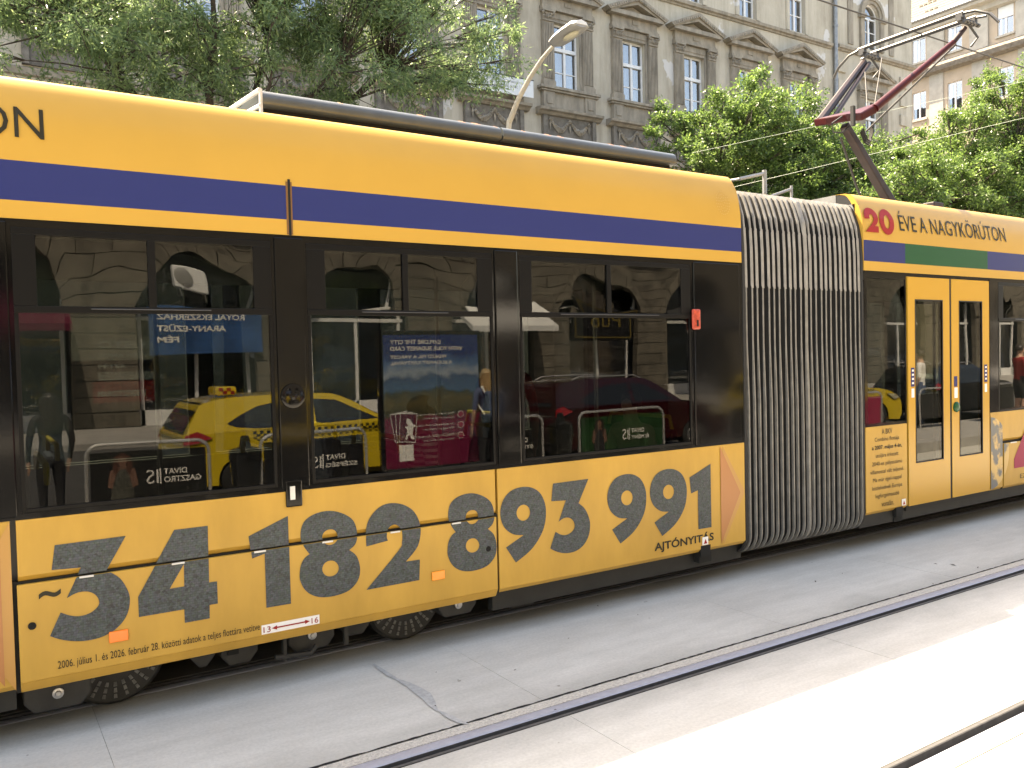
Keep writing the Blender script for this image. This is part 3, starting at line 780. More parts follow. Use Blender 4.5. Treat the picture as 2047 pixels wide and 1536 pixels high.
for k, x in enumerate(RX):
    p = rib_path(x); big = k == 11
    low = [q for q in p if q[2] <= 2.5]; top = p[len(low)-1:]
    w = random.uniform(-.003, .003)
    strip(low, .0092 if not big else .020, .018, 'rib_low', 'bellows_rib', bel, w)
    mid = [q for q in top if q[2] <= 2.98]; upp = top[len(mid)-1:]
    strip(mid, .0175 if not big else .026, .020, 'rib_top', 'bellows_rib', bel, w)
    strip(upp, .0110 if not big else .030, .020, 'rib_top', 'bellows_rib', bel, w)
for xx, s in ((XM1, 1), (XR0-.05, -1)):
    strip([(a+.025, b, c) for a, b, c in rib_path(xx, .0)], .02, .012, 'rubber', 'bellows_clamp', bel)
    
# roof equipment: long grey cover with a rounded front edge
def cover(x0, x1, name):
    yf = 5.32; prof = [(yf+.05, 3.555), (yf+.01, 3.56), (yf-.004, 3.575), (yf-.006, 3.60), (yf+.0, 3.625), (yf+.015, 3.645), (yf+.04, 3.66), (yf+.075, 3.67), (yf+.14, 3.674), (yf+1.2, 3.69), (yf+1.2, 3.555)]
    mb = MB(); mb.prism([(x0, a, b) for a, b in prof], (x1-x0, 0, 0)); return mb.build(name, M['roofgrey'], tram, smooth=True)
C0, C1, C2 = at(525, 200, 5.32).x, at(1004, 265, 5.32).x, at(1352, 320, 5.32).x
ca = cover(C0, C1-.008, 'roof_cover'); cb = cover(C1+.008, C2, 'roof_cover')
mb = MB(); mb.box(C0+.02, C2-.03, 5.37, 6.4, 3.44, 3.556); mb.build('cover_shade_plinth', M['groove'], tram)  # black colour stands in for the shadow gap below the cover
mb = MB()
e = [(C0-.012, 5.31, 3.50), (C0-.012, 5.31, 3.655), (C0-.012, 5.36, 3.68)]
mb.box(C0-.014, C0, 5.32, 5.36, 3.46, 3.66); beam_ = [(C0-.012, 5.33, 3.655), (C0-.06, 5.9, 3.665)]
mb.tube(beam_, .016, 6); mb.tube([(C0-.01, 5.33, 3.56), (C0-.05, 5.8, 3.58)], .014, 6)
mb.build('cover_end_bracket', M['palemetal'], tram)
mb = MB()       # scuffs on the painted edge
for fx, w in ((.31,.06),(.405,.05),(.435,.07),(.62,.05),(.655,.045),(.80,.04),(.835,.05),(.145,.03),(.49,.02),(.56,.02),(.88,.02)):
    x = C0 + (C2-C0)*fx; j = random.uniform(.6, 1)
    mb.add([(x,5.3405,3.6495),(x+w,5.3405,3.6495),(x+w*.9,5.382,3.6685),(x+w*.1,5.38,3.6685)], [(0,1,2,3)])
mb.build('paint_scuff', mat('scuff_orange', (.55,.22,.07), .6), tram)
mb = MB()      # small frames on the roof above the bellows
a = at(1478, 358, 5.3); b2 = at(1528, 347, 5.3)
mb.tube([(a.x,5.3,a.z),(b2.x,5.3,b2.z)], .018, 6); mb.tube([(b2.x,5.3,b2.z+.03),(b2.x,5.3,3.40)], .022, 6); mb.tube([(a.x,5.3,a.z),(a.x-.3,5.9,3.48)], .012, 6)
a = at(1535, 395, 5.25); b2 = at(1582, 378, 5.25); mb.tube([(a.x,5.25,a.z),(b2.x,5.25,b2.z)], .014, 6); mb.tube([(b2.x,5.25,b2.z+.03),(b2.x,5.25,3.35)], .014, 6)
mb.build('roof_frame', M['lampgrey'], tram, smooth=True)

# print on the body ----------------------------------------------------
GLYPH = {'3': [[(0.099,0.995,1),(0.984,1.0,1),(0.722,0.676,1),(0.887,0.577,0),(0.99,0.423,0),(1.0,0.297,0),(0.945,0.171,0),(0.819,0.07,0),(0.643,0.012,0),(0.45,0.0,0),(0.283,0.018,0),(0.12,0.06,0),(0.0,0.11,1),(0.137,0.326,1),(0.254,0.279,0),(0.378,0.258,0),(0.506,0.276,0),(0.593,0.325,0),(0.613,0.375,0),(0.577,0.44,0),(0.495,0.486,0),(0.39,0.499,0),(0.306,0.487,0),(0.217,0.456,1),(0.405,0.739,1),(0.051,0.754,1)]],
 '4': [[(0.473,1,1),(0.905,1,1),(0.895,0.39,1),(1.0,0.388,1),(1.0,0.145,1),(0.891,0.145,1),(0.886,0,1),(0.564,0,1),(0.563,0.145,1),(0,0.146,1),(0,0.355,1)], [(0.578,0.626,1),(0.573,0.39,1),(0.39,0.389,1)]],
 '1': [[(0.98,1,1),(0.98,0,1),(0.37,0.003,1),(0.37,0.612,1),(0.064,0.577,1),(0,0.827,1)]],
 '8': [[(0.519,1,0),(0.719,0.957,0),(0.891,0.873,0),(0.965,0.765,0),(0.97,0.643,0),(0.926,0.56,0),(0.829,0.51,1),(0.945,0.432,0),(1.0,0.316,0),(0.998,0.199,0),(0.935,0.106,0),(0.80,0.03,0),(0.605,0,0),(0.391,0.003,0),(0.21,0.045,0),(0.075,0.13,0),(0.004,0.246,0),(0,0.333,0),(0.026,0.427,0),(0.09,0.498,0),(0.17,0.532,1),(0.083,0.624,0),(0.036,0.734,0),(0.06,0.858,0),(0.141,0.938,0),(0.307,0.99,0)],
       [(0.643,0.685,0),(0.624,0.641,0),(0.575,0.612,0),(0.51,0.602,0),(0.447,0.617,0),(0.402,0.655,0),(0.387,0.702,0),(0.406,0.745,0),(0.454,0.773,0),(0.518,0.782,0),(0.582,0.771,0),(0.628,0.734,0)],
       [(0.642,0.315,0),(0.621,0.271,0),(0.569,0.242,0),(0.5,0.235,0),(0.433,0.25,0),(0.384,0.288,0),(0.368,0.335,0),(0.388,0.380,0),(0.439,0.411,0),(0.508,0.418,0),(0.576,0.403,0),(0.625,0.362,0)]],
 '2': [[(0.021,0.52,1),(0.02,0.637,0),(0.049,0.781,0),(0.148,0.897,0),(0.3,0.978,0),(0.482,1,0),(0.695,0.965,0),(0.878,0.873,0),(0.983,0.734,0),(1.0,0.602,0),(0.956,0.455,0),(0.858,0.357,0),(0.714,0.262,1),(0.971,0.258,1),(0.95,0.003,1),(0,0,1),(0.581,0.409,0),(0.652,0.509,0),(0.657,0.636,0),(0.608,0.705,0),(0.532,0.734,0),(0.44,0.711,0),(0.392,0.652,0),(0.384,0.59,0),(0.404,0.552,1)]],
 '9': [[(0.305,0,1),(0.10,0.223,1),(0.489,0.352,1),(0.275,0.380,0),(0.093,0.476,0),(0.006,0.604,0),(0,0.738,0),(0.071,0.867,0),(0.223,0.963,0),(0.449,1,0),(0.677,0.979,0),(0.867,0.896,0),(0.979,0.749,0),(1.0,0.585,0),(0.946,0.405,0),(0.804,0.245,0),(0.606,0.116,0)], [(0.641,0.645,0),(0.619,0.592,0),(0.563,0.555,0),(0.489,0.545,0),(0.416,0.563,0),(0.363,0.606,0),(0.346,0.661,0),(0.367,0.712,0),(0.423,0.748,0),(0.497,0.760,0),(0.57,0.742,0),(0.623,0.700,0)]],
 '0': [[(.5+.5*math.cos(k*math.pi/10), .5+.5*math.sin(k*math.pi/10), 0) for k in range(20)], [(.5+.19*math.cos(k*math.pi/8), .5+.26*math.sin(k*math.pi/8), 0) for k in range(16)]]}
def smooth_loop(pts):
    n = len(pts); out = []
    P = [Vector((p[0], p[1])) for p in pts]
    for i in range(n):
        j = (i+1) % n; out.append(P[i])
        if pts[i][2] and pts[j][2]: continue
        p0 = P[i] if pts[i][2] else P[i-1]; p3 = P[j] if pts[j][2] else P[(j+1) % n]
        for t in (.25, .5, .75):
            a, b, c, d = p0, P[i], P[j], p3
            out.append(.5*((2*b) + (c-a)*t + (2*a-5*b+4*c-d)*t*t + (3*b-a-3*c+d)*t**3))
    return out
def digit(ch, x0, x1, z0, z1, m, parent, y, yfun=None, name='number_print', cutz=None):
    cu = bpy.data.curves.new('g', 'CURVE'); cu.dimensions = '2D'; cu.fill_mode = 'FRONT'
    for loop in GLYPH[ch]:
        pts = smooth_loop(loop); s = cu.splines.new('POLY'); s.points.add(len(pts)-1); s.use_cyclic_u = True
        for q, p in zip(s.points, pts): q.co = (p.x*(x1-x0), p.y*(z1-z0), 0, 1)
    me = curve_mesh(cu); n = len(me.vertices); a = np.empty(n*3); me.vertices.foreach_get('co', a); a = a.reshape(n, 3)
    p = np.stack([x0+a[:,0], np.full(n, y), z0+a[:,1]], 1)
    if yfun: p[:,1] += np.array([yfun(z) for z in p[:,2]])
    me.vertices.foreach_set('co', p.ravel()); me.name = name; me.materials.clear(); me.materials.append(M[m])
    if cutz is None:
        o = bpy.data.objects.new(name, me); COL.objects.link(o); o.parent = parent; o.matrix_parent_inverse = ROOTINV.get(parent.name, Matrix()); return [o]
    res = []
    for up in (True, False):     # the print is cut where the access panel begins
        bm = bmesh.new(); bm.from_mesh(me)
        bmesh.ops.bisect_plane(bm, geom=bm.verts[:]+bm.edges[:]+bm.faces[:], plane_co=(0,0,cutz if up else cutz-.012), plane_no=(0,0,-1 if up else 1), clear_outer=True)
        if not up:
            for v in bm.verts: v.co.y -= .006
        m2 = bpy.data.meshes.new(name); bm.to_mesh(m2); bm.free(); m2.materials.append(M[m])
        o = bpy.data.objects.new(name, m2); COL.objects.link(o); par = tram if up else ap; o.parent = par; o.matrix_parent_inverse = ROOTINV.get(par.name, Matrix()); res.append(o)
    return res
Z0, Z1 = .500, 1.024
for ch, a, b in [('3',.305,.685),('4',.728,1.143),('1',1.328,1.568),('8',1.622,2.004),('2',2.044,2.432),('8',2.626,3.006),('9',3.05,3.432),('3',3.463,3.828),('9',4.000,4.386),('9',4.427,4.820),('1',4.852,5.098)]:
    digit(ch, a, b, Z0, Z1, 'number', tram, D-.003, cutz=.853 if a < 3.0 else None)
PY = D-.0035
lettering('~', 'tilde_print', M['print_dark'], ap, (.262, D-.0095, .755), (1,0,0), .10, .04, bold=.02)
lettering('2006. július 1. és 2026. február 28. közötti adatok a teljes flottára vetítve', 'footnote_print', M['print_dark'], ap, (.335, D-.0095, .368), (1,0,0), 1.04, .052)
lettering('AJTÓNYITÁS', 'caption_print', M['print_dark'], tram, (4.462, PY, .372), (1,0,0), .655, .098, bold=.024)
mb = MB(); mb.box(1.385, 1.735, D-.0088, D-.0065, .348, .402); mb.build('jack_label', M['print_white'], ap)
lettering('13', 'label_print', M['print_red'], ap, (1.395, D-.011, .357), (1,0,0), .042, .034); lettering('16', 'label_print', M['print_red'], ap, (1.685, D-.011, .357), (1,0,0), .042, .034)
mb = MB(); yy = D-.011; mb.add([(1.475,yy,.371),(1.645,yy,.371),(1.645,yy,.362),(1.675,yy,.375),(1.645,yy,.388),(1.645,yy,.379),(1.475,yy,.379),(1.475,yy,.388),(1.445,yy,.375),(1.475,yy,.362)], [tuple(range(10))]); mb.build('label_print', M['print_red'], ap)
def arrow(x0, tip, m, y, zc=.752, dz=.41, name='arrow_print'):
    mb = MB(); mb.add([(x0,y,zc+dz),(tip,y,zc),(x0,y,zc-dz)], [(0,1,2)]); mb.build(name, M[m], tram)
arrow(5.235, 5.495, 'arrow2', PY, dz=.41); arrow(5.205, 5.440, 'arrow', PY-.002, dz=.405)
mb = MB(); mb.add([(.147,PY,1.165),(-.10,PY,.72),(.147,PY,.31)], [(0,1,2)]); mb.build('arrow_print', M['arrow2'], tram)
mb = MB(); mb.add([(.10,PY-.002,1.13),(-.14,PY-.002,.72),(.10,PY-.002,.34)], [(0,1,2)]); mb.build('arrow_print', M['arrow'], tram)
for xx, zz in ((5.015, .395), (7.79, .40)):
    mb = MB(); mb.box(xx-.033, xx+.033, D-.0075, D-.005, zz-.03, zz+.035); mb.build('jack_mark', M['print_white'], tram)
    mb = MB(); mb.add([(xx-.02,D-.0095,zz-.02),(xx+.02,D-.0095,zz-.02),(xx,D-.0095,zz+.02)], [(0,1,2)]); mb.build('jack_mark_print', M['print_red'], tram)
mb = MB()      # faint dotted emblem
for r, n in ((.018,5),(.040,11),(.062,17),(.084,23)):
    for k in range(n):
        a = 2*math.pi*k/n; cx_, cz_ = 5.30+r*math.cos(a)*.9, 3.175+r*math.sin(a)*1.15; d_ = .0062
        y = D+lean(cz_)-.006; mb.add([(cx_-d_,y,cz_),(cx_,y,cz_-d_),(cx_+d_,y,cz_),(cx_,y,cz_+d_)], [(0,1,2,3)])
mb.build('emblem_print', M['emblem'], tram)
LY = D-.007
lettering('20 ÉVE A NAGYKÖRÚTON'[7:], 'slogan_print', M['print_dark'], tram, (-1.42, LY, 3.092), (1,0,0), 1.79, .205, yfun=lean, bold=.0)
digit('2', 7.215, 7.435, 3.055, 3.295, 'print_red', tram, LY, yfun=lean, name='slogan_print'); digit('0', 7.455, 7.69, 3.045, 3.30, 'print_red', tram, LY, yfun=lean, name='slogan_print')
lettering('ÉVE A NAGYKÖRÚTON', 'slogan_print', M['print_dark'], tram, (7.78, LY, 3.098), (1,0,0), 2.02, .205, yfun=lean)
para = ['A BKV', 'Combino flottája', 'a 2007. május 4-én,', 'utoljára érkezett', '2040-es pályaszámú', 'villamossal vált teljessé.', 'Ma már éjjel-nappal', 'közlekednek Európa', 'legforgalmasabb', 'vonalán.']
wd = [.17, .40, .49, .37, .49, .55, .47, .49, .39, .20]
for k, (s, w) in enumerate(zip(para, wd)):
    lettering(s, 'notice_print', M['print_dark'], tram, (7.525-w/2, PY, 1.105-k*.0785), (1,0,0), w, .052, bold=.02 if k == 2 else 0)
# the moon print cut by the edge of the door
def moon_mat():
    m, nt, b = node_mat('moon_print')
    tc = nt.nodes.new('ShaderNodeTexCoord'); n = nt.nodes.new('ShaderNodeTexNoise'); n.inputs['Scale'].default_value = 6; n.inputs['Detail'].default_value = 6
    nt.links.new(tc.outputs['Object'], n.inputs['Vector']); r = nt.nodes.new('ShaderNodeValToRGB'); e = r.color_ramp.elements
    e[0].position = .46; e[0].color = (.10,.11,.115,1); e[1].position = .54; e[1].color = (.55,.36,.12,1); nt.links.new(n.outputs[0], r.inputs[0]); nt.links.new(r.outputs[0], b.inputs['Base Color']); b.inputs['Roughness'].default_value = .4
    return m
MOON = moon_mat()
def disc_part(xlo, xhi, y):
    c = (9.42, .755); r = .40; pts = []
    for k in range(60):
        a = -math.pi/2 + math.pi*k/59; x, z = c[0]+r*math.cos(a), c[1]+r*math.sin(a)
        pts.append((min(max(x, xlo), xhi), y, z))
    mb = MB(); mb.add([(xlo, y, c[1]-r)] + pts + [(xlo, y, c[1]+r)], [tuple(range(62))]); mb.build('moon_print', MOON, tram)
disc_part(9.442, 9.689, PY)
mb = MB(); pts = []
for k in range(40):
    a = -1.2 + 2.4*k/39; x, z = 9.42+.40*math.cos(a), .755+.40*math.sin(a)
    if x > 9.714 and z < .844: pts.append((x, D-.0075, z))
mb.add([(9.714, D-.0075, pts[0][2])] + pts + [(9.714, D-.0075, .844)], [tuple(range(len(pts)+2))]); mb.build('moon_print', MOON, tram)
digit('4', 9.93, 10.5, .47, .99, 'print_pink', tram, D-.0075)
lettering('EZER', 'notice_print', M['print_dark'], tram, (10.06, D-.0075, .42), (1,0,0), .3, .05)

# pantograph on the right module
def sub(mb, name, m, parent, **k): return mb.build(name, M[m], parent, **k)
KN = Vector((8.45, 6.1, 4.60)); HEAD_X, HEAD_Z = 10.03, 5.80
mb = MB(); mb.box(9.3, 10.3, 5.6, 6.6, 3.45, 3.55); mb.box(9.4, 9.6, 5.5, 6.7, 3.55, 3.62); pb = sub(mb, 'pantograph', 'panto_dark', tram, bevel=.01)
mb = MB()
a, b = Vector((9.62, 6.1, 3.58)), Vector((8.60, 6.1, 4.53)); ax = (b-a).normalized(); n = ax.cross(Vector((0,1,0))).normalized()
def beam(mb, a, b, hy0, hn0, hy1, hn1):
    a, b = Vector(a), Vector(b); ax = (b-a).normalized(); s = Vector((0,1,0)); s = (s - ax*s.dot(ax)).normalized(); n = ax.cross(s)
    mb.add([a-s*hy0-n*hn0, a+s*hy0-n*hn0, a+s*hy0+n*hn0, a-s*hy0+n*hn0, b-s*hy1-n*hn1, b+s*hy1-n*hn1, b+s*hy1+n*hn1, b-s*hy1+n*hn1], [(0,3,2,1),(4,5,6,7),(0,1,5,4),(1,2,6,5),(2,3,7,6),(3,0,4,7)])
beam(mb, a, b, .058, .052, .045, .042); sub(mb, 'lower_arm', 'panto_dark', pb, bevel=.012)
# knee: a cross yoke, wide open towards the head
mb = MB(); kn0 = Vector((8.50, 5.86, 4.60)); kn1 = Vector((8.50, 6.40, 4.60))
mb.prism([(8.45,5.95,4.52),(8.54,5.82,4.50),(8.74,5.78,4.60),(8.80,5.80,4.655),(8.66,5.98,4.60),(8.60,6.40,4.60),(8.50,6.43,4.58),(8.44,6.22,4.54)], (-.02, 0, .085)); sub(mb, 'knee_yoke', 'panto_red', pb, bevel=.015)
mb = MB(); n0 = Vector((8.74, 5.80, 4.665)); n1 = Vector((9.86, 5.52, 5.52)); mb.tube([n0, n0.lerp(n1, .3), n1], [.050, .046, .032], 10); sub(mb, 'upper_arm', 'panto_red', pb, smooth=True)
mb = MB(); mb.tube([n1, Vector((10.02, 5.47, 5.70))], [.034, .028], 10); sub(mb, 'upper_arm', 'panto_dark', pb, smooth=True)
mb = MB()
f0 = Vector((8.50, 6.36, 4.62)); f1 = Vector((9.90, 6.72, 5.66)); mb.tube([f0, f1], [.052, .04], 8); mb.tube([f0+Vector((.12,-.05,-.02)), f1+Vector((.05,-.04,-.02))], .03, 8); sub(mb, 'upper_arm', 'panto_dark', pb, smooth=True)
mb = MB()      # head: two strips and bent horns
for dx, dz in ((-.13, 0), (.14, .0)):
    mb.tube([(HEAD_X+dx, 5.42, HEAD_Z+.045), (HEAD_X+dx, 6.80, HEAD_Z+.045)], .02, 6)
sub(mb, 'contact_strip', 'carbon', pb)
mb = MB()
for dx in (-.13, .14):
    z = HEAD_Z+.02
    mb.tube([(HEAD_X+dx, 5.02, z-.23), (HEAD_X+dx, 5.12, z-.10), (HEAD_X+dx, 5.28, z-.01), (HEAD_X+dx, 5.42, z+.012), (HEAD_X+dx, 6.80, z+.012), (HEAD_X+dx, 6.94, z-.01), (HEAD_X+dx, 7.10, z-.12), (HEAD_X+dx, 7.18, z-.24)] if dx < 0 else
            [(HEAD_X+dx, 5.30, z-.01), (HEAD_X+dx, 5.42, z+.012), (HEAD_X+dx, 6.80, z+.012), (HEAD_X+dx, 6.94, z-.01)], .017, 6)
sub(mb, 'head_horn', 'horn', pb, smooth=True)
for y in (5.46, 6.74):
    mb = MB(); mb.box(HEAD_X-.17, HEAD_X+.18, y-.03, y+.03, HEAD_Z-.05, HEAD_Z-.01); mb.box(HEAD_X-.16, HEAD_X-.10, y-.04, y+.04, HEAD_Z-.02, HEAD_Z+.03); mb.box(HEAD_X+.11, HEAD_X+.17, y-.04, y+.04, HEAD_Z-.02, HEAD_Z+.03)
    for k in range(5): mb.lathe((HEAD_X-.14+.07*k, y-.05, HEAD_Z-.06), (1,0,0), [(.024,0),(.024,.04)], 8)
    mb.tube([(HEAD_X+.05,y,HEAD_Z-.05),(HEAD_X+.16,y-.05,HEAD_Z-.20),(HEAD_X+.10,y,HEAD_Z-.30)], .014, 6)
    sub(mb, 'head_suspension', 'carbon', pb)
mb = MB(); mb.tube([(8.80,5.95,4.45),(10.05,5.60,5.55)], .012, 6); mb.tube([(8.60,6.15,4.40),(8.95,6.2,3.9),(9.15,6.2,3.60)], .016, 6); mb.tube([(8.74,5.82,4.62),(9.80,6.4,5.60)], .006, 5); mb.tube([(8.9,6.0,4.66),(9.88,6.70,5.62)], .006, 5)
sub(mb, 'control_rod', 'wire', pb)
mb = MB()      # slack cables round the knee
for k in range(3):
    o_ = Vector((8.66+.05*k, 5.9+.05*k, 4.45)); mb.tube([o_, o_+Vector((.05,-.02,-.12)), o_+Vector((.14,0,-.13)), o_+Vector((.22,.03,-.02)), o_+Vector((.24,.03,.10))], .011, 5)
o_ = Vector((8.32, 6.0, 4.48)); mb.tube([o_+Vector((.1,0,.1)), o_+Vector((-.08,0,0)), o_+Vector((-.06,0,-.1)), o_+Vector((.1,0,-.08)), o_+Vector((.22,0,.0))], .011, 5); mb.box(8.40, 8.44, 5.84, 5.88, 4.44, 4.66)
sub(mb, 'slack_cable', 'rubber', pb, smooth=True)

# ------------------------------------------------------------------ wires
def wire(pts, r, m, name, label):
    mb = MB(); mb.tube(pts, r, 5); return tag(mb.build(name, M[m], smooth=True), label, 'overhead wire')
wire([(-40, 6.1, 5.87), (-5, 6.1, 5.87), (12, 6.1, 5.868), (60, 6.1, 5.87)], .0095, 'wire', 'contact_wire', 'dark contact wire running over the tram and crossing the pantograph head')
a, b = at(1500, 281, 13), at(2047, 163, 8.5); wire([a+(a-b)*.25, a, b, b+(b-a)*.25], .0033, 'wire_pale', 'span_wire', 'upper thin pale span wire crossing the leafy tree behind the pantograph knee')
a, b = at(1560, 352, 13), at(2047, 236, 8.5); wire([a+(a-b)*.25, a, b, b+(b-a)*.25], .0033, 'wire_pale', 'span_wire', 'lower thin pale span wire crossing the leafy tree behind the pantograph arm')

# ------------------------------------------------------------------ the grey tenement behind the trees
FY = 26.0
house = empty('tenement_house', (20, FY, 0), 'weathered grey tenement with pediments over its windows behind the tram and trees', 'building')
FX0, FX1, FZ1 = -24.0, 42.45, 22.2
PITCH = 3.38; WX = [16.27 + PITCH*k for k in range(-11, 6)] + [38.9]
WZ0, WZ1 = 12.03, 14.58
holes = []
for c in WX:
    holes.append((c-.60, c+.60, WZ0, WZ1))
    if c < 36: holes.append((c-.56, c+.56, 16.90, 19.30)); holes.append((c-.6, c+.6, 6.6, 9.0))
    else: holes.append((c-.64, c+.64, 17.08, 18.70))
mb = MB()
PF = lambda x, z, d: (x, FY+d, z)
arch_c, arch_r, arch_z = 38.9, .64, 18.70
allh = holes + [(arch_c-arch_r, arch_c+arch_r, arch_z, arch_z+arch_r)]
wall_grid(mb, FX0, FX1, 0, FZ1, allh, PF)
for h in holes:
    a, b, c, d = h
    for q in ([(a,c),(a,d)], [(b,d),(b,c)], [(b,c),(a,c)], [(a,d),(b,d)]):
        if abs(c-17.08) < .01 and q[0][1] == d and q[1][1] == d: continue
        (x0,z0),(x1,z1) = q; mb.quad(PF(x0,z0,0), PF(x1,z1,0), PF(x1,z1,.28), PF(x0,z0,.28))
N_ = 10      # the round head of the corner window
arc = [(arch_c-arch_r*math.cos(math.pi*k/N_), arch_z+arch_r*math.sin(math.pi*k/N_)) for k in range(N_+1)]
for (xa, za), (xb, zb) in zip(arc, arc[1:]):
    mb.quad(PF(xa,za,0), PF(xb,zb,0), PF(xb,arch_z+arch_r,0), PF(xa,arch_z+arch_r,0)); mb.quad(PF(xa,za,0), PF(xa,za,.28), PF(xb,zb,.28), PF(xb,zb,0))
mb.quad((FX1,FY,0),(FX1,FY+30,0),(FX1,FY+30,FZ1),(FX1,FY,FZ1)); mb.quad((FX0,FY,0),(FX0,FY,FZ1),(FX0,FY+30,FZ1),(FX0,FY+30,0))
mb.build('facade_wall', M['plaster'], house, fix=False)
mb = MB(); mb.box(FX0-.3, FX1+.3, FY-.5, FY+30, FZ1, FZ1+.35); mb.prism([(FX0-.2,FY-.3,FZ1+.35),(FX0-.2,FY+9,FZ1+1.6),(FX0-.2,FY+20,FZ1+1.6),(FX0-.2,FY+30,FZ1+.35)], (FX1-FX0+.4,0,0)); mb.build('roof', M['tiles'], house)
# mouldings that run along the facade
def moulding(x0, x1, prof, name='string_course', m='stone'):
    mb = MB(); mb.prism([(x0, FY-p, z) for p, z in prof], (x1-x0, 0, 0)); return mb.build(name, M[m], house)
sc = [(0,16.52),(.06,16.54),(.08,16.60),(.17,16.63),(.19,16.75),(.03,16.82),(0,16.82)]
moulding(FX0, 35.66, sc); moulding(36.10, FX1+.18, [(p+.03 if p else 0, z+.06) for p, z in sc])
moulding(FX0, 35.66, [(0,9.75),(.10,9.78),(.14,9.95),(.02,10.0),(0,10.0)]); moulding(36.1, FX1, [(0,9.75),(.10,9.78),(.14,9.95),(.02,10.0),(0,10.0)])
for xa in (36.45, 41.6):
    for z in (15.55, 14.6, 13.6, 12.6): mb = MB(); mb.box(xa-.3, xa+.3, FY-.09, FY, z, z+.55); mb.build('quoin', M['plaster'], house, bevel=.02)
mb = MB(); mb.tube([(35.88, FY-.13, 0), (35.88, FY-.13, FZ1)], .10, 10)
for z in (5, 8, 11, 14.3, 17.6, 20.5): mb.lathe((35.88, FY-.13, z), (0,0,1), [(.125,0),(.125,.10)], 10)
mb.build('downpipe', M['zinc'], house, smooth=True)

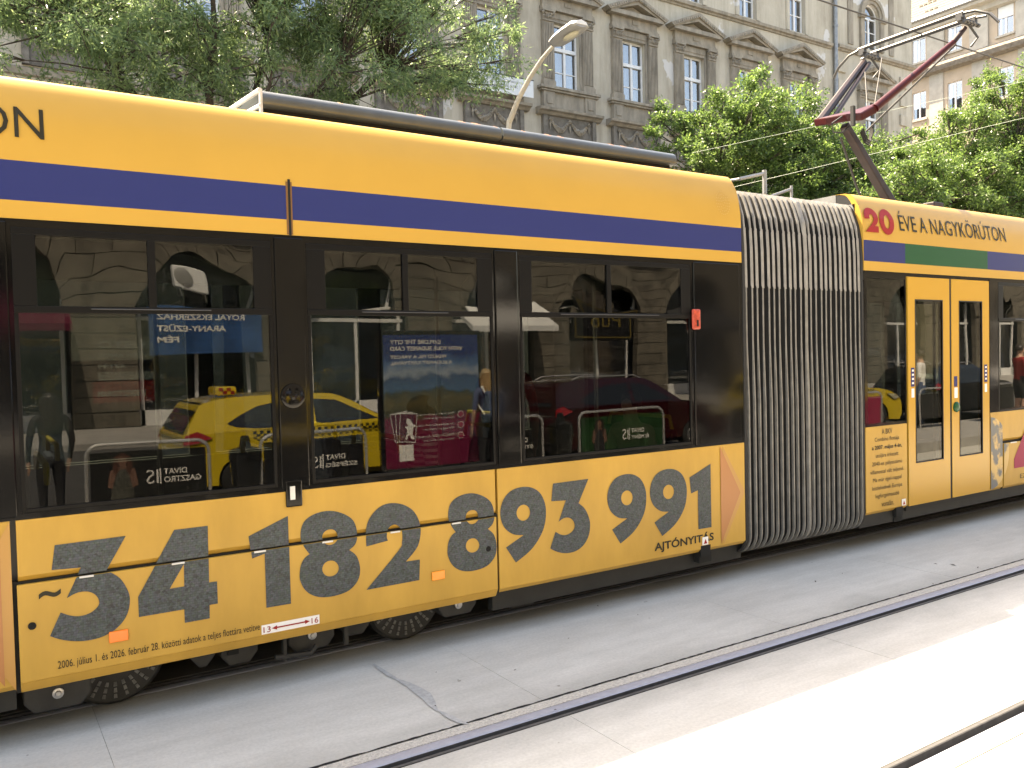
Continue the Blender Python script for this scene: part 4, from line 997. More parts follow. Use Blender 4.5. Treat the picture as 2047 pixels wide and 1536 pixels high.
def bay(c, first):
    """one window bay of the main floor: pilasters, entablature, pediment, parapet, frieze"""
    y = FY
    for s in (-1, 1):
        xc = c + s*.95; p = MB(); p.box(xc-.235, xc+.235, y-.13, y, 12.30, 14.52)
        for k in range(6): p.box(xc-.20+.075*k, xc-.20+.075*k+.042, y-.165, y-.1301, 12.40, 14.46)
        p.box(xc-.285, xc+.285, y-.20, y, 12.10, 12.30); p.box(xc-.255, xc+.255, y-.175, y, 12.3001, 12.36)
        pil = p.build('pilaster', M['stone'], house)
        k = MB(); k.box(xc-.25, xc+.25, y-.18, y, 14.52, 14.57); k.box(xc-.22, xc+.22, y-.16, y, 14.5701, 14.86); k.box(xc-.29, xc+.29, y-.24, y, 14.8601, 14.95)
        for a in range(5):
            k.blob((xc-.2+.1*a, y-.19, 14.66+.03*(a % 2)), (.055, .06, .10)); 
        for a in (-1, 1): k.blob((xc+a*.24, y-.21, 14.80), (.085, .08, .075)); k.blob((xc+a*.12, y-.22, 14.76), (.06, .06, .06))
        k.build('capital', M['stone'], pil)
    e = MB(); e.box(c-.70, c-.60, y-.05, y+.0, 12.05, 14.70); e.box(c+.60, c+.70, y-.05, y, 12.05, 14.70); e.box(c-.60, c+.60, y-.05, y, 14.58, 14.70)
    e.box(c-.66, c+.66, y-.075, y, 14.7001, 14.93)
    e.box(c-1.24, c+1.24, y-.20, y, 14.951, 15.06); e.box(c-1.20, c+1.20, y-.16, y, 15.0601, 15.12); e.box(c-1.18, c+1.18, y-.14, y, 15.1201, 15.42)
    e.box(c-.16, c+.16, y-.165, y-.1401, 15.18, 15.36)
    e.build('entablature', M['stone'], house)
    q = MB(); hw = 1.62; zb, za = 15.42, 16.28; yo = .40
    q.box(c-1.40, c+1.40, y-.34, y, zb+.001, zb+.17)
    # raking cornice
    for s in (-1, 1):
        q.prism([(c+s*hw, y-yo, zb+.18), (c, y-yo, za), (c, y-yo, za-.20), (c+s*(hw-.14), y-yo, zb+.06+.0)], (0, yo, 0))
        q.prism([(c+s*(hw-.22), y-yo+.07, zb+.17), (c, y-yo+.07, za-.201), (c, y-yo+.07, za-.34), (c+s*(hw-.55), y-yo+.07, zb+.17)], (0, yo-.08, 0))
        for k in range(13):
            f = (k+.5)/13; x = c+s*(hw-.1)*(1-f); z = zb+.17+(za-.2-zb-.10)*f
            q.box(x-.032, x+.032, y-yo-.03, y-yo-.0005, z-.06, z+.02)
    q.prism([(c-.86, y-.07, zb+.171), (c, y-.07, za-.42), (c+.86, y-.07, zb+.171)], (0, .07, 0))
    q.build('pediment', M['stone'], house)
    b = MB()
    b.box(c-1.42, c+1.42, y-.30, y, 11.98, 12.09); b.box(c-1.36, c+1.36, y-.24, y, 11.90, 11.9799)
    b.build('window_ledge', M['stone'], house, bevel=.015)
    b = MB(); b.box(c-1.26, c+1.26, y-.13, y, 11.28, 11.90)
    for s in (-1, 1): 
        b.box(c+s*.98-.26, c+s*.98+.26, y-.19, y-.1301, 11.30, 11.8995); b.box(c+s*.98-.13, c+s*.98+.13, y-.22, y-.1901, 11.44, 11.78)
    b.build('parapet_panel', M['stone'], house)
    b = MB(); b.prism([(c-1.5, y, 11.02), (c-1.5, y-.16, 11.04), (c-1.5, y-.24, 11.12), (c-1.5, y-.36, 11.16), (c-1.5, y-.38, 11.25), (c-1.5, y-.1, 11.28), (c-1.5, y, 11.28)], (3.0,0,0)); b.build('window_hood', M['stone'], house)
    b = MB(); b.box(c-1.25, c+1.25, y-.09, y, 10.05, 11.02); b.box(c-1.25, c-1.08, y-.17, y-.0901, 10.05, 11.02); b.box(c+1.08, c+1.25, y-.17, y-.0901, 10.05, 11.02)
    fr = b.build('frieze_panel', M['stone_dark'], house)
    g = MB()
    for s in (-1, 1):
        for k in range(11):
            t = k/10; x = c+s*(.06+.82*t); z = 10.86 - .34*math.sin(math.pi*t) ; r = .06+.075*math.sin(math.pi*t)
            g.blob((x, y-.13, z), (r*1.1, .07, r)); g.blob((x+random.uniform(-.04,.04), y-.15, z+random.uniform(-.05,.05)), r*.7)
        g.blob((c+s*.92, y-.13, 10.70), (.05, .05, .22)); g.blob((c+s*.92, y-.13, 10.88), .085)
    g.blob((c, y-.13, 10.88), .10); g.blob((c, y-.13, 10.62), (.05, .05, .2)); g.build('garland', M['stone'], fr)
def casement(c, z0, z1, hw, trans, mid2, curtain, sill=True):
    y = FY+.16; f = MB(); t = .075
    f.box(c-hw, c-hw+t, y, y+.08, z0, z1); f.box(c+hw-t, c+hw, y, y+.08, z0, z1); f.box(c-hw+t, c+hw-t, y, y+.08, z0, z0+t); f.box(c-hw+t, c+hw-t, y, y+.08, z1-t, z1)
    f.box(c-.05, c+.05, y-.02, y+.08, z0+t, z1-t)
    if trans: f.box(c-hw+t, c+hw-t, y-.05, y+.07, trans-.07, trans+.06)
    if mid2: f.box(c-hw+t, c+hw-t, y+.01, y+.06, mid2-.02, mid2+.02)
    w = f.build('window', M['wframe'], house)
    tt = trans or z1-t
    for s in (-1, 1):
        xa, xb = (c-hw+t, c-.05) if s < 0 else (c+.05, c+hw-t)
        g = MB(); g.box(xa, xb, y+.035, y+.041, z0+t, tt-.07); g.build('pane', M['bglass'], w)
        if trans: g = MB(); g.box(xa, xb, y+.035, y+.041, tt+.06, z1-t); g.build('pane', M['bglass'], w)
    r = MB(); r.quad((c-hw, y+.9, z0), (c+hw, y+.9, z0), (c+hw, y+.9, z1), (c-hw, y+.9, z1)); r.quad((c-hw,y+.08,z0),(c-hw,y+.9,z0),(c-hw,y+.9,z1),(c-hw,y+.08,z1)); r.quad((c+hw,y+.08,z0),(c+hw,y+.9,z0),(c+hw,y+.9,z1),(c+hw,y+.08,z1)); r.quad((c-hw,y+.08,z1),(c+hw,y+.08,z1),(c+hw,y+.9,z1),(c-hw,y+.9,z1))
    r.build('dark_room', M['room'], w)
    if curtain:
        q = MB(); 
        for xa, xb in curtain:
            n = 10; xs = [c+xa+(xb-xa)*k/n for k in range(n+1)]
            for k in range(n): q.quad((xs[k], y+.22+.03*(k % 2), z0+.1), (xs[k+1], y+.22+.03*((k+1) % 2), z0+.1), (xs[k+1], y+.22+.03*((k+1) % 2), z1-.1), (xs[k], y+.22+.03*(k % 2), z1-.1))
        q.build('curtain', M['curtain'], w)
for i, c in enumerate(WX[:-1]):
    vis = 8 <= i
    if i >= 5: bay(c, i)
    casement(c, WZ0, WZ1, .60, 13.64, 12.78, None if i == 11 else [(-.28, -.06), (.25, .5)] if i == 12 else [(-.42, -.22), (-.18, -.06), (.22, .42)])
    if c > 20: casement(c, 16.90, 19.30, .56, 18.5, 17.7, [(-.45, .45)] if i % 2 else None)
    if i >= 5: casement(c, 6.6, 9.0, .60, 8.2, None, None)
# surrounds of the upper windows
for c in WX[:-1]:
    if c < 20: continue
    mb = MB(); mb.box(c-.78, c-.561, FY-.06, FY, 16.86, 19.5); mb.box(c+.561, c+.78, FY-.06, FY, 16.86, 19.5); mb.box(c-.56, c+.56, FY-.06, FY, 19.301, 19.5); mb.box(c-.70, c-.74, FY-.075, FY-.0601, 16.86, 19.5); mb.build('window_surround', M['plaster'], house)
# the corner bay
bay(38.9, 17); casement(38.9, WZ0, WZ1, .60, 13.64, 12.78, None)
casement(38.9, 17.08, 18.70, .64, None, 18.0, [(-.5, -.1)])
mb = MB(); y = FY+.16
mb.prism([(arch_c-arch_r*math.cos(math.pi*k/12), y, 18.70+arch_r*math.sin(math.pi*k/12)) for k in range(13)], (0, .006, 0)); fan = mb.build('fan_pane', M['bglass'], house)
mb = MB()
for k in range(12):
    a0, a1 = math.pi*k/12, math.pi*(k+1)/12
    for r0, r1, yy0, yy1 in ((.56, .64, y-.03, y+.05),):
        mb.add([(arch_c-r*math.cos(a), yy, 18.70+r*math.sin(a)) for a in (a0, a1) for r in (r0, r1) for yy in (yy0, yy1)], [(0,2,6,4),(1,5,7,3),(0,4,5,1),(2,3,7,6)])
mb.build('fan_frame', M['wframe'], house)
mb = MB(); mb.quad((arch_c-.64, y+.5, 18.6), (arch_c+.64, y+.5, 18.6), (arch_c+.64, y+.5, 19.4), (arch_c-.64, y+.5, 19.4)); mb.build('dark_room', M['room'], house)
mb = MB()
for k in range(16):
    a0, a1 = math.pi*k/16, math.pi*(k+1)/16
    for r0, r1, d in ((.641, .80, .10), (.80, .98, .16)):
        mb.add([(arch_c-r*math.cos(a), FY-dd, 18.70+r*math.sin(a)) for a in (a0, a1) for r in (r0, r1) for dd in (0, d)], [(0,1,3,2),(4,6,7,5),(0,4,5,1),(2,3,7,6),(1,5,7,3)])
for s in (-1, 1):
    mb.box(arch_c+s*.665, arch_c+s*.96, FY-.12, FY, 17.05, 18.50); mb.box(arch_c+s*.645, arch_c+s*1.08, FY-.22, FY, 18.5001, 18.69)
    mb.box(arch_c+s*1.5, arch_c+s*1.9, FY-.05, FY, 17.05, 21)
mb.build('arch_surround', M['stone'], house)
# clinic board hung under the window
mb = MB(); mb.box(14.95, 17.72, FY-.52, FY-.47, 11.40, 12.02); bd = mb.build('clinic_board', M['board'], bevel=.01); tag(bd, 'white dental clinic board hung under the window beside the lamp arm', 'sign')
mb = MB(); mb.box(14.93, 17.74, FY-.525, FY-.46, 12.0201, 12.05); mb.box(15.3, 15.34, FY-.5, FY-.2, 11.30, 11.399); mb.box(17.2, 17.24, FY-.5, FY-.2, 11.3, 11.399); mb.build('board_bracket', M['wire'], bd)
lettering('FOGÁSZATI ÉS SZÁJSEBÉSZETI KLINIKA', 'board_print', M['signgrey'], bd, (15.73, FY-.525, 11.80), (1,0,0), 1.85, .10)
lettering('DENTAL CLINIC', 'board_print', M['signgrey'], bd, (16.25, FY-.525, 11.63), (1,0,0), .78, .10)
lettering('www.', 'board_print', M['signgrey'], bd, (16.22, FY-.525, 11.50), (1,0,0), .26, .06)
mb = MB()
mb.tube([(15.42,FY-.53,11.86),(15.5,FY-.53,11.98),(15.56,FY-.53,11.80),(15.62,FY-.53,11.97),(15.55,FY-.53,11.72)], .012, 5); mb.box(15.2, 15.62, FY-.527, FY-.5205, 11.60, 11.64); mb.build('board_logo', M['signgrey'], bd)

# ------------------------------------------------------------------ sunlit house across the side street
h2 = empty('corner_house', (58, 30, 0), 'sunlit apricot and cream house with pale tiled roof across the side street', 'building')
HX = 58.0
mb = MB(); PH = lambda y, z, d: (HX+d, y, z)
ws = [(29.0, .52), (32.4, .52), (35.0, .52), (37.8, .52), (40.6, .52), (26.5, .52)]
hl = [(c-w, c+w, z0, z0+1.95) for c, w in ws for z0 in (22.45, 18.4, 14.6, 10.8)]
wall_grid(mb, 25.0, 56.0, 0, 25.0, hl, PH, .25); mb.quad((HX,25,0),(HX+20,25,0),(HX+20,25,25),(HX,25,25))
mb.build('facade_wall', M['orangewall'], h2, fix=False)
mb = MB()
for c in (27.7, 30.7, 33.7, 36.4, 39.2): mb.box(HX-.12, HX, c-.62, c+.62, 22.0, 24.35); mb.box(HX-.06, HX, c-.5, c+.5, 9, 21.3)
mb.build('pilaster', M['creamwall'], h2)
mb = MB(); mb.prism([(HX,24.8,24.3),(HX-.3,24.8,24.4),(HX-.35,24.8,24.7),(HX-.75,24.8,24.8),(HX-.8,24.8,25.05),(HX,24.8,25.1)], (0,31,0)); mb.build('eaves_cornice', M['creamwall'], h2)
mb = MB(); mb.tube([(HX-.85, 24.8, 25.1), (HX-.85, 56, 25.1)], .10, 8); mb.build('gutter', M['zinc'], h2)
mb = MB(); mb.prism([(HX,24.8,21.2),(HX-.5,24.8,21.3),(HX-.6,24.8,21.6),(HX-.1,24.8,22.0),(HX,24.8,22.0)], (0,31,0)); mb.build('ledge', M['stone_dark'], h2)
rt = MB(); a = math.atan2(6.5, 6.0)
nrow = 24
for k in range(nrow):      # tile courses, each a step proud of the one above
    x0 = HX-.8 + 7.5*k/nrow; z0 = 25.1+7.2*k/nrow; x1 = x0+7.5/nrow+.05; z1 = z0+7.2/nrow+.02
    rt.prism([(x0, 24.8, z0), (x1, 24.8, z1), (x1, 24.8, z1-.06), (x0, 24.8, z0-.10)], (0, 31, 0))
roof = rt.build('roof', M['tiles'], h2)
for k in range(9):
    y, kk = random.uniform(33.0, 37.5), random.randint(2, 12); x0 = HX-.8+7.5*kk/nrow; z0 = 25.1+7.2*kk/nrow
    for j in range(random.randint(2, 4)):
        m1 = MB(); m1.box(x0-.02, x0+.2, y+j*.34, y+j*.34+.2, z0-.05, z0+.10); m1.build('ridge_vent', M['stone_dark'], roof)
for (ya, yb, z0, z1) in hl:
    c = (ya+yb)/2
    f = MB(); x = HX+.10; t = .08
    f.box(x, x+.06, ya, ya+t, z0, z1); f.box(x, x+.06, yb-t, yb, z0, z1); f.box(x, x+.06, ya+t, yb-t, z0, z0+t); f.box(x, x+.06, ya+t, yb-t, z1-t, z1); f.box(x-.01, x+.06, c-.06, c+.06, z0+t, z1-t)
    w = f.build('window', M['wframe'], h2)
    g = MB(); g.box(x+.02, x+.026, ya+t, yb-t, z0+t, z1-t); g.build('pane', M['bglass'], w)
    if z0 > 20:
        g = MB(); g.box(x-.05, x-.011, ya+.03, yb-.03, z1-.85 if c < 30 else z1-.35, z1-.01); g.build('roller_shutter', M['board'], w)
    r = MB(); r.quad((x+.5,ya,z0),(x+.5,yb,z0),(x+.5,yb,z1),(x+.5,ya,z1)); r.build('dark_room', M['room'], w)
    s = MB(); s.box(HX-.10, HX, ya-.1, yb+.1, z0-.14, z0-.001); s.build('sill', M['creamwall'], w)

# ------------------------------------------------------------------ street lamp
lamp = empty('street_lamp', (8.5, 13.42, .0), 'beige street lamp with bent arm and flat grey head against the facade', 'street lamp')
LXX = 8.5
P = [at(u, v, LXX/at(u, v, 1).x) for u, v in ((1018,245),(1036,200),(1058,158),(1084,118),(1108,90))]
base = Vector((LXX, P[0].y+.22, -.02))
mb = MB(); mb.tube([base, base+Vector((0,0,3.5)), Vector((LXX, base.y, 5.0)), Vector((LXX, base.y-.06, 5.6)), P[0]], [.09,.075,.06,.054,.05], 10); mb.lathe(base, (0,0,1), [(.13,0),(.13,1.1),(.09,1.15)], 12); mb.build('pole', M['lamppole'], lamp, smooth=True)
mb = MB(); mb.tube(P, [.05,.045,.04,.036,.032], 10); mb.build('arm', M['lamppole'], lamp, smooth=True)
o0 = P[-1].copy(); ax = Vector((-.06, -.99, .07)).normalized(); sd = ax.cross(Vector((0,0,1))).normalized(); upv = sd.cross(ax).normalized()
def lampshell(prof, hgt, z0, name, m):
    mb = MB(); n = len(prof); vs = []
    for l, w in prof:
        for s, h in ((-1, 0), (-.8, .6), (0, 1), (.8, .6), (1, 0)): vs.append(o0 + ax*l + sd*(w*1.3*s) + upv*(z0 + hgt*h*(.5+w*3)))
    fs = []
    for i in range(n-1):
        for k in range(4): fs.append((i*5+k, i*5+k+1, (i+1)*5+k+1, (i+1)*5+k))
        fs.append((i*5+4, i*5, (i+1)*5, (i+1)*5+4))
    fs.append((0,1,2,3,4)); fs.append(tuple((n-1)*5+k for k in range(5))[::-1])
    mb.add(vs, fs); return mb.build(name, M[m], lamp, smooth=True)
L = .80
lampshell([(0,.06),(.05,.115),(.22,.145),(.50,.152),(.76,.14),(.82,.09)], .10, .0, 'lamp_hood', 'board')
hb = lampshell([(0,.058),(.05,.113),(.22,.143),(.50,.150),(.76,.137),(.81,.085)], -.055, -.002, 'lamp_body', 'lampgrey')
mb = MB(); vs = []
for a in range(16):
    t = 2*math.pi*a/16; vs.append(o0 + ax*(.50+.20*math.cos(t)) + sd*(.085*math.sin(t)) + upv*(-.058))
vs.append(o0 + ax*.50 - upv*.095)
mb.add(vs, [(a, (a+1) % 16, 16) for a in range(16)]); mb.build('lamp_glass', M['lampglass'], lamp, smooth=True)

# ------------------------------------------------------------------ trees
def leaf_mesh(name, clumps, per, length, width, m, parent, droop, spread, seed, flat=.35):
    rng = np.random.default_rng(seed); V = []; 
    C = np.array([c[0] for c in clumps]); RAD = np.array([c[1] for c in clumps]); K = len(clumps)
    n = K*per; ci = np.repeat(np.arange(K), per)
    # twigs inside each clump
    tw = 9; tdir = rng.normal(size=(K, tw, 3)); tdir[:,:,2] = tdir[:,:,2]*.55 - droop*.6; tdir /= np.linalg.norm(tdir, axis=2, keepdims=True)
    ti = rng.integers(0, tw, n); s = rng.uniform(.15, 1.0, n)
    d = tdir[ci, ti]
    pos = C[ci] + d*(s*RAD[ci])[:,None] + rng.normal(size=(n,3))*(spread*RAD[ci])[:,None]
    ax = d*.7 + rng.normal(size=(n,3))*.65; ax[:,2] -= droop; ax /= np.linalg.norm(ax, axis=1, keepdims=True)
    nr = rng.normal(size=(n,3)); nr[:,2] += flat*2.2; sd = np.cross(ax, nr); sd /= np.linalg.norm(sd, axis=1, keepdims=True)+1e-9
    L = length*rng.uniform(.6, 1.25, n); Wd = width*rng.uniform(.7, 1.2, n)
    nn = np.cross(sd, ax)
    p0 = pos; p1 = pos + ax*(L*.45)[:,None] + sd*(Wd*.5)[:,None] + nn*(L*.05)[:,None]; p2 = pos + ax*L[:,None]; p3 = pos + ax*(L*.45)[:,None] - sd*(Wd*.5)[:,None] + nn*(L*.05)[:,None]
    co = np.stack([p0, p1, p2, p3], 1).reshape(-1, 3)
    me = bpy.data.meshes.new(name); me.vertices.add(4*n); me.vertices.foreach_set('co', co.ravel().astype(np.float32))
    me.loops.add(4*n); me.loops.foreach_set('vertex_index', np.arange(4*n, dtype=np.int32)); me.polygons.add(n)
    me.polygons.foreach_set('loop_start', np.arange(0, 4*n, 4, dtype=np.int32)); me.polygons.foreach_set('loop_total', np.full(n, 4, dtype=np.int32))
    me.update(calc_edges=True); me.validate(); me.materials.append(m)
    o = bpy.data.objects.new(name, me); COL.objects.link(o); o.parent = parent; o.matrix_parent_inverse = ROOTINV.get(parent.name, Matrix()); return o
def tree(label, base, forks, ells, nclump, per, lsize, m, droop, seed, crad=(.35,.6), trunk_r=.16, group=None, spread=.22, outer=.5):
    rnd = random.Random(seed); base = Vector(base)
    t = empty('street_tree', base, label, 'tree', group)
    tr = MB(); wood = MB()
    fork = base + Vector((0, 0, forks[0]))
    tr.tube([base, base+Vector((.04,.02,forks[0]*.5)), fork], [trunk_r*1.25, trunk_r, trunk_r*.85], 10)
    limbs = []
    for (dx, dy, dz) in forks[1]:
        e = fork+Vector((dx,dy,dz)); m1 = fork.lerp(e, .5)+Vector((rnd.uniform(-.2,.2), rnd.uniform(-.2,.2), rnd.uniform(0,.25)))
        pts = [fork, fork.lerp(m1,.5)+Vector((rnd.uniform(-.08,.08),0,.06)), m1, m1.lerp(e,.5)+Vector((rnd.uniform(-.12,.12),rnd.uniform(-.1,.1),.05)), e]
        tr.tube(pts, [trunk_r*.6, trunk_r*.52, trunk_r*.45, trunk_r*.33, trunk_r*.2], 8); limbs += pts[1:]
    clumps = []; tot = sum(e[1][0]*e[1][1]*e[1][2] for e in ells)
    for c, r in ells:
        k = max(6, int(nclump*r[0]*r[1]*r[2]/tot))
        for _ in range(k):
            while True:
                v = Vector((rnd.gauss(0,1), rnd.gauss(0,1), rnd.gauss(0,1))).normalized(); q = rnd.random()**outer
                p = Vector(c)+Vector((v.x*r[0]*q, v.y*r[1]*q, v.z*r[2]*q)); break
            clumps.append((tuple(p), rnd.uniform(*crad)))
            near = min(limbs, key=lambda l: (l-p).length_squared + (2 if l.z > p.z+.3 else 0))
            mid = near.lerp(p, .5)+Vector((rnd.uniform(-.2,.2), rnd.uniform(-.2,.2), rnd.uniform(-.05,.3)))
            wood.tube([near, near.lerp(mid,.5)+Vector((rnd.uniform(-.08,.08),rnd.uniform(-.08,.08),0)), mid, p], [.022,.017,.012,.007], 5, cap=False)
            for _k in range(3):
                q2 = p+Vector((rnd.gauss(0,.25), rnd.gauss(0,.25), rnd.gauss(-.08,.2))); wood.tube([mid.lerp(p,.5), p.lerp(q2,.4)+Vector((0,0,.05)), q2], [.012,.009,.005], 4, cap=False)
    tr.build('trunk', M['bark'], t, smooth=True); wood.build('branches', M['bark'], t, smooth=True, fix=False)
    leaf_mesh('crown', clumps, per, lsize[0], lsize[1], m, t, droop, spread, seed)
    return t
LX, LYY = 4.4, 17.0
tree('large feathery tree with narrow dark leaves and bare dark limbs above the tram', (LX, LYY, 0.13), (4.6, [(-2.6,-.3,3.2),(-1.2,.8,3.6),(-.4,-1.0,4.4),(1.0,.4,4.0),(2.2,-.6,3.3),(3.6,.3,3.6),(.5,-1.4,2.4)]),
     [((LX-3.6,LYY-.3,8.2),(1.9,2.2,1.8)), ((LX-1.2,LYY-.6,8.1),(2.3,2.2,2.2)), ((LX+1.8,LYY-.2,8.6),(2.5,2.2,2.0)), ((LX+4.2,LYY-.4,9.6),(2.3,1.9,2.0)), ((LX+5.3,LYY-.2,8.6),(1.1,1.3,1.0)), ((LX+.6,LYY,11.3),(4.6,2.8,1.8))],
     430, 270, (.145, .031), M['leafL'], .35, 11, crad=(.28,.58), trunk_r=.17, outer=.55)
tree('bright green leafy tree left of the pantograph, half in shade', (20.3, 17.2, 0.13), (4.2, [(-2.2,-.2,2.2),(-.8,.6,3.0),(.6,-.4,3.2),(2.0,.3,2.6),(.2,-1.2,1.8)]),
     [((17.5,17.0,7.7),(1.7,1.8,1.6)), ((19.2,16.6,8.1),(2.0,2.0,2.0)), ((21.2,16.9,8.5),(1.9,1.9,1.6)), ((20.5,16.6,7.0),(3.2,2.3,1.8)), ((23.3,16.6,7.8),(1.7,1.7,1.5)), ((25.0,16.4,7.1),(2.2,1.8,1.7)), ((26.8,16.2,7.5),(1.8,1.7,1.7))],
     500, 330, (.10, .05), M['leafR'], .12, 23, crad=(.24,.46), outer=.42)
tree('bright sunlit leafy tree right of the pantograph arm', (26.2, 13.4, 0.0), (4.0, [(-2.6,0,2.0),(-1.2,.6,2.8),(0,-.6,3.6),(1.8,.4,3.4),(3.0,-.2,2.6),(.4,-1.2,2.0)]),
     [((22.6,13.2,6.4),(1.8,1.7,1.3)), ((24.6,13.2,7.4),(1.9,1.9,1.5)), ((26.4,13.0,8.6),(1.9,1.9,1.5)), ((28.0,13.3,9.6),(1.8,1.8,1.5)), ((25.8,12.8,6.3),(3.6,2.2,1.7)), ((29.5,13.2,7.6),(2.0,2.0,2.0)), ((20.9,13.3,5.6),(1.9,1.6,1.2))],
     480, 330, (.09, .046), M['leafR'], .12, 31, crad=(.22,.42), outer=.42)

# ------------------------------------------------------------------ the sunlit side of the street behind the camera (seen mirrored in the tram's windows)
OY = -17.0
opp = empty('arcade_house', (12, OY, 0), 'sunlit sandstone house with round shop arches mirrored in the tram windows', 'building')
ARC = [-4.6 + 5.3*k for k in range(14)]; AR, AS = 1.75, 3.75
def in_arch(z):
    if z <= AS: return AR
    return math.sqrt(AR*AR-(z-AS)**2) if z-AS < AR else 0
co = MB(); z = .13
while z < 7.0:
    h = .46; w = max(in_arch(z), in_arch(z+h)) if z+h > AS else AR
    edges = [-16.0]
    for c in ARC:
        if w > 0: edges += [c-w, c+w]
    edges.append(72.0)
    for a, b in zip(edges[0::2], edges[1::2]):
        n = max(1, int((b-a)/1.1)); 
        for k in range(n): co.box(a+(b-a)*k/n+.012, a+(b-a)*(k+1)/n-.012, OY-.3, OY-random.uniform(0,.03), z+.025, z+h)
    z += h
tag(co.build('rusticated_block', M['sandstone'], opp), kind='stuff')
mb = MB(); holes = [(c-.7, c+.7, z0, z0+2.5) for c in ARC for z0 in (9.0, 13.4, 17.6)] + [(c+2.65-.7, c+2.65+.7, z0, z0+2.5) for c in ARC for z0 in (9.0, 13.4, 17.6)]
wall_grid(mb, -16, 72, 7.0, 21.0, holes, lambda x, z, d: (x, OY-.05-d, z), .3); mb.build('upper_wall', M['sandstone'], opp, fix=False)
mb = MB(); mb.box(-16, 72, OY-.3, OY+.35, 7.0, 7.3); mb.box(-16, 72, OY-.3, OY+.2, 6.6, 6.99); mb.box(-16, 72, OY-.3, OY+.6, 21, 21.5); mb.build('string_course', M['sandstone'], opp)
mb = MB(); mb.box(-16, 72, OY-1.2, OY-.9, 0, 7); mb.box(-16, 72, OY-1.4, OY-.6, 7, 21); mb.build('inner_wall', M['room'], opp)
for c in ARC:
    a = MB()
    for k in range(13):
        a0, a1 = math.pi*k/13+.008, math.pi*(k+1)/13-.008; pr = []
        for aa, r in ((a0,AR-.12),(a1,AR-.12),(a1,AR+.42),(a0,AR+.42)): pr.append((c-r*math.cos(aa), OY+.05, AS+r*math.sin(aa)))
        a.prism(pr, (0, -.3, 0))
    a.build('arch_stone', M['sandstone'], opp)
    s = MB(); s.box(c-AR+.1, c-AR+.2, OY-.6, OY-.5, .13, 4.9); s.box(c+AR-.2, c+AR-.1, OY-.6, OY-.5, .13, 4.9); s.box(c-AR, c+AR, OY-.62, OY-.48, 3.3, 3.42); s.box(c-.05, c+.05, OY-.6, OY-.5, .13, 3.3); s.box(c-AR, c+AR, OY-.6, OY-.5, .13, .6)
    s = s.build('shopfront_frame', M['wframe'], opp)
    g = MB(); g.box(c-AR+.1, c+AR-.1, OY-.57, OY-.56, .6, 5.3); g.build('shop_pane', M['bglass'], s)
for xa, xb, za, zb in ((5.05, 6.05, 4.15, 4.85), (16.2, 17.0, 4.4, 5.0)):
    ac = empty('air_conditioner', ((xa+xb)/2, OY, za), 'white air conditioner box above the blue jeweller sign' if xa < 10 else 'white air conditioner box beside a sunlit arch', 'air conditioner')
    mb = MB(); mb.box(xa, xb, OY+.02, OY+.42, za, zb); mb.build('casing', M['board'], ac, bevel=.03)
    mb = MB(); mb.lathe((xb-.34 if xa > 10 else xb-.68, OY+.42, (za+zb)/2), (0,1,0), [(.29,0),(.29,.012),(.27,.02),(.05,.02),(.05,.03)], 24); f = mb.build('fan_grille', M['lampgrey'], ac, smooth=True)
    mb = MB(); mb.box(xa+.1, xa+.14, OY, OY+.4, za-.2, za-.001); mb.box(xb-.14, xb-.1, OY, OY+.4, za-.2, za-.001); mb.build('bracket', M['steel'], ac)
mb = MB(); mb.box(4.55, 7.9, OY+.05, OY+.16, 2.25, 3.72); js = tag(mb.build('jeweller_sign', mat('sign_blue', (.03,.10,.27), .4, var=.5, vscale=1.2)), 'blue jeweller sign with white letters above the shop', 'sign')
def back_text(s, name, m, par, xr, y, z, w, h, bold=0.0):
    return lettering(s, name, M[m], par, (xr, y, z), (-1,0,0), w, h, bold=bold)
for s, z, w in (('ROYAL ÉKSZERHÁZ', 3.30, 2.6), ('ARANY-EZÜST', 2.95, 2.0), ('FÉM', 2.62, .62)): back_text(s, 'sign_print', 'print_white', js, 4.75+w, OY+.165, z, w, .22, .03)
mb = MB(); mb.box(20.2, 23.2, OY+.05, OY+.2, 2.6, 4.0); pbs = tag(mb.build('pub_sign', M['blackad']), 'black pub sign with a thin gold border', 'sign')
mb = MB()
for q in ((20.3,23.1,2.68,2.73),(20.3,23.1,3.87,3.92),(20.3,20.35,2.73,3.87),(23.05,23.1,2.73,3.87)): mb.box(q[0], q[1], OY+.2, OY+.215, q[2], q[3])
M['dull_gold'] = mat('dull_gold', (0.13, 0.095, 0.02), .5)
mb.build('gold_border', M['dull_gold'], pbs); back_text('Pub', 'sign_print', 'dull_gold', pbs, 22.6, OY+.21, 3.1, 1.5, .55)

# awning and shop boards
for c, w, mm in ((.7, 3.4, 'poster_red'), (16.6, 3.6, 'board'), (27.2, 3.2, 'cloth_black')):
    mb = MB(); mb.prism([(c-w/2, OY+.02, 3.9), (c-w/2, OY+1.6, 3.1), (c-w/2, OY+1.6, 2.9), (c-w/2, OY+.02, 3.8)], (w, 0, 0))
    tag(mb.build('shop_awning', M[mm]), {'poster_red':'dark red awning over a shop arch','board':'white awning over a shop arch','cloth_black':'black awning over a shop arch'}[mm], 'awning')

